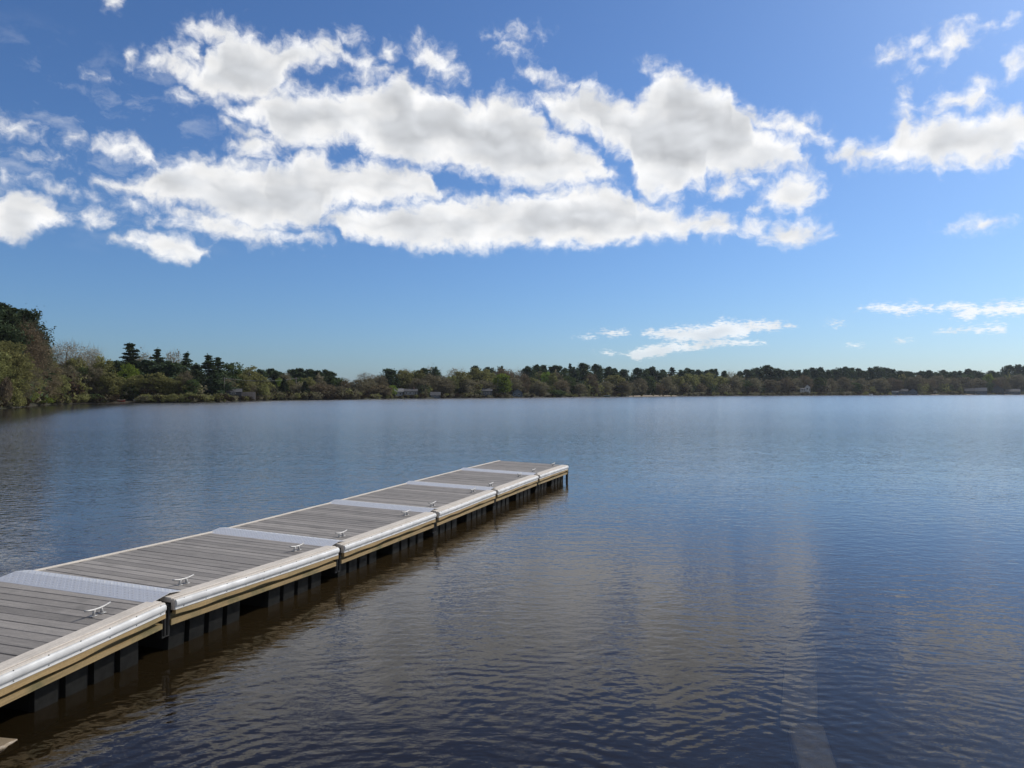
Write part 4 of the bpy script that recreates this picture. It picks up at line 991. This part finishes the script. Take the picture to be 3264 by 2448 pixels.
house('house', 3163, 3198, 1252, 1241, 1230, sd(3180, 9), 'dark', 'grey', True, "dark gabled house under the tall far pine clump", 'house', 2)
house('house', 3208, 3248, 1257, 1248, 1240, sd(3228, 4), 'blue', 'dark', False, "long blue-grey house at the very end of the visible far shore", 'house', 4)

def boat(name, x0, x1, yt, yb, k, hull, rim, label, cat='boat', group=None, cover=None):
    cx = (x0 + x1) / 2; Y = sd(cx, k); a, b = at_depth(x0, yb, Y), at_depth(x1, yb, Y); ln = b.x - a.x; gz = max(.0, ground_z((a.x + b.x) / 2, Y))
    hgt = max(.35, (yb - yt) / FPX * Y); bw = min(1.5, ln * .32)
    root = empty(name, ((a.x + b.x) / 2, Y, gz - .03), 0); tag(root, label, cat, group)
    n = 12; m_ = 9; vs = []; rim_v = []
    for i in range(n + 1):
        t = i / n; x = -ln / 2 + ln * t; wd = bw / 2 * math.sin(math.pi * min(1, .12 + t * .88)) ** .6 if t < 1 else .02
        sheer = hgt * (.8 + .35 * abs(t - .45) ** 1.5 * 2)
        for j in range(m_):
            q = -1 + 2 * j / (m_ - 1); vs.append((x, q * max(wd, .03), sheer * abs(q) ** 2.2))
    mb = MB(); mb.add(vs, [(i*m_+j, (i+1)*m_+j, (i+1)*m_+j+1, i*m_+j+1) for i in range(n) for j in range(m_-1)] + [tuple(range(m_))])
    h = mb.build('hull', hull, root, True)
    mb = MB()
    for j in (0, m_ - 1): mb.tube([vs[i*m_+j] for i in range(n + 1)], .05, 6)
    mb.build('gunwale', rim, root)
    mb = MB()
    for t in (.3, .62): mb.box(-ln/2 + ln*t - .1, -ln/2 + ln*t + .1, -bw * .42, bw * .42, hgt * .5, hgt * .5 + .04)
    mb.build('thwart', rim, root)
    if cover:
        mb = MB(); mb.add([(ln*.02, -bw*.4, hgt*.8), (ln*.02, bw*.4, hgt*.8), (ln*.46, 0, hgt*.95), (ln*.2, 0, hgt*1.35), (ln*.02, 0, hgt*1.5)], [(0, 2, 3), (0, 3, 4), (1, 3, 2), (1, 4, 3), (0, 4, 1), (0, 1, 2)]); mb.build('foredeck', cover, root)
RED = mat_simple('faded red paint', (.34, .085, .055), .5); WHT = mat_simple('white boat paint', (.72, .71, .68), .4); GRN = mat_simple('green boat paint', (.035, .085, .062), .45); TAN = mat_simple('pale tan paint', (.46, .38, .28), .5)
boat('rowboat', 375, 399, 1276.5, 1283.5, 1.6, RED, TAN, "faded red rowboat pulled up on the cove bank", group='boats on the cove bank')
boat('rowboat', 426, 447, 1277, 1283.5, 1.6, TAN, WHT, "pale rowboat with a white rim pulled up on the cove bank", group='boats on the cove bank')
boat('motorboat', 657, 673, 1254, 1262, 5.5, RED, WHT, "small red boat with a bright white foredeck, on the bank below the gabled house", 'boat', None, WHT)
boat('green_boat', 1913, 1945, 1260.5, 1265.5, .4, GRN, WHT, "long green boat with a pale rim lying along the far shore")
boat('dinghy', 2770, 2782, 1256, 1260, .3, WHT, WHT, "tiny white dinghy at the foot of the dark far pines")

def fence():
    Y = sd(790, 3.0); a, b = at_depth(769, 1263, Y), at_depth(813, 1263, Y); zt = at_depth(790, 1249.5, Y).z; gz = ground_z(a.x, Y)
    root = empty('fence', (a.x, Y, gz), 0); tag(root, "pale board fence on the cove bank beside the low dark shed", 'fence'); w = b.x - a.x; h = zt - gz
    m = mat_simple('pale weathered fence', (.27, .235, .21), .8, 0, 2.0, .3)
    mb = MB(); n = 16
    for i in range(n): mb.box(w * i / n + .008, w * (i + 1) / n - .008, -.012, .012, .05, h - (i % 3) * .012)
    mb.build('board_panel', m, root)
    for i in range(4): mb = MB(); mb.box(w * i / 3 - .05, w * i / 3 + .05, .014, .11, -.3, h + .06); mb.build('post', m, root)
fence()
def long_roof():
    Y = 300.0; a, b = at_depth(790, 1244, Y), at_depth(846, 1244, Y); zt = at_depth(790, 1232, Y).z; gz = ground_z(a.x, Y)
    root = empty('low_building', ((a.x + b.x) / 2, Y, gz), 0); tag(root, "long low building with a white flat roof edge among the cove trees", 'building'); w = b.x - a.x
    mb = MB(); mb.box(-w/2, w/2, 0, 6, -.4, zt - gz - .36); mb.build('wall', SID['dark'], root)
    mb = MB(); mb.box(-w/2 - .3, w/2 + .3, -.3, 6.3, zt - gz - .35, zt - gz); mb.build('roof', TRIM, root)
    for i in range(4): mb = MB(); c = -w/2 + w * (i + .5) / 4; mb.box(c - .6, c + .6, -.03, -.002, 1.0, 2.0); mb.build('window', GLASS, root)
long_roof()
POLE_M = mat_simple('weathered pole', (.22, .19, .165), .9, 0, 3, .3); WIRE = mat_simple('grey cable', (.12, .12, .12), .6)
tops = []
for x, yt, k, lb in ((310, 1196, 20, "utility pole behind the cove, the first along the wires and mostly hidden"), (715, 1202, 12, "utility pole standing between the twin layered pines and the pale fence"), (944, 1203, 16, "utility pole among the pines, the last before the dip in the treeline")):
    Y = sd(x, k); p = at_depth(x, HZ, Y); gz = ground_z(p.x, Y); zt = at_depth(x, yt, Y).z
    root = empty('utility_pole', (p.x, Y, gz), 0); tag(root, lb, 'utility pole', 'poles of the power line')
    mb = MB(); mb.tube([(0, 0, -.5), (0, 0, zt - gz)], [.15, .11], 8); mb.build('pole', POLE_M, root)
    mb = MB(); mb.box(-.75, .75, -.16, -.05, zt - gz - .55, zt - gz - .43); ca = mb.build('crossarm', POLE_M, root)
    for dx in (-.65, 0.0, .65): mb = MB(); mb.tube([(dx, -.1, zt - gz - .43), (dx, -.1, zt - gz - .28)], [.05, .035], 6); mb.build('insulator', TRIM, ca)
    tops.append(Vector((p.x, Y - .1, zt - .28)))
mb = MB()
for dx in (-.65, 0.0, .65):
    for a, b in zip(tops, tops[1:]):
        mb.tube([a.lerp(b, t) + Vector((dx, 0, -.9 * 4 * t * (1 - t))) for t in [i / 14 for i in range(15)]], .013, 4, 0, False)
tag(mb.build('power_line', WIRE), "thin grey cables strung between the utility poles behind the cove", 'power line')

sand, g = new_mat('beach sand')
geo = g.n('ShaderNodeNewGeometry'); n1, _ = g.noise(geo.outputs['Position'], 1.1, 4, .6)
finish(g, bsdf(g, g.mix(g.mr(n1, .3, .7), (.27, .22, .165), (.19, .155, .11)), .95, 0, None, .2))
for xa, xb in ((2005, 2162), (2966, 3026), (3070, 3110)):
    mb = MB(); vs = []; n = 24
    for i in range(n + 1):
        px = xa + (xb - xa) * i / n; e = math.sin(math.pi * i / n) ** .5
        azp = math.degrees(math.atan((px - CXP) / FPX)); r0 = shore_r(azp)
        for o_, zz in ((-1.5, -.25), (.2 + .2 * e, .10), (1.2 + 2.2 * e, .34 + .45 * e), (1.6 + 3.2 * e, .05)):
            vs.append(((r0 + o_) * math.sin(R(azp)), (r0 + o_) * math.cos(R(azp)), zz))
    mb.add(vs, [(i*4+j, (i+1)*4+j, (i+1)*4+j+1, i*4+j+1) for i in range(n) for j in range(3)])
    tag(mb.build('beach', sand), kind='structure')

# ------------------------------------------------------------------ thin summer air over the lake
hz, g = new_mat('thin haze')
pv = g.n('ShaderNodeVolumePrincipled'); pv.inputs['Color'].default_value = (0.80, 0.88, 1.0, 1); pv.inputs['Density'].default_value = 0.00006; pv.inputs['Anisotropy'].default_value = 0.2
o = g.n('ShaderNodeOutputMaterial'); g.link(pv.outputs[0], o.inputs['Volume'])
mb = MB(); mb.box(-7600, 7600, -7600, 7600, -3.2, 60)
tag(mb.build('haze', hz), 'thin haze over the lake', None, None, 'stuff')
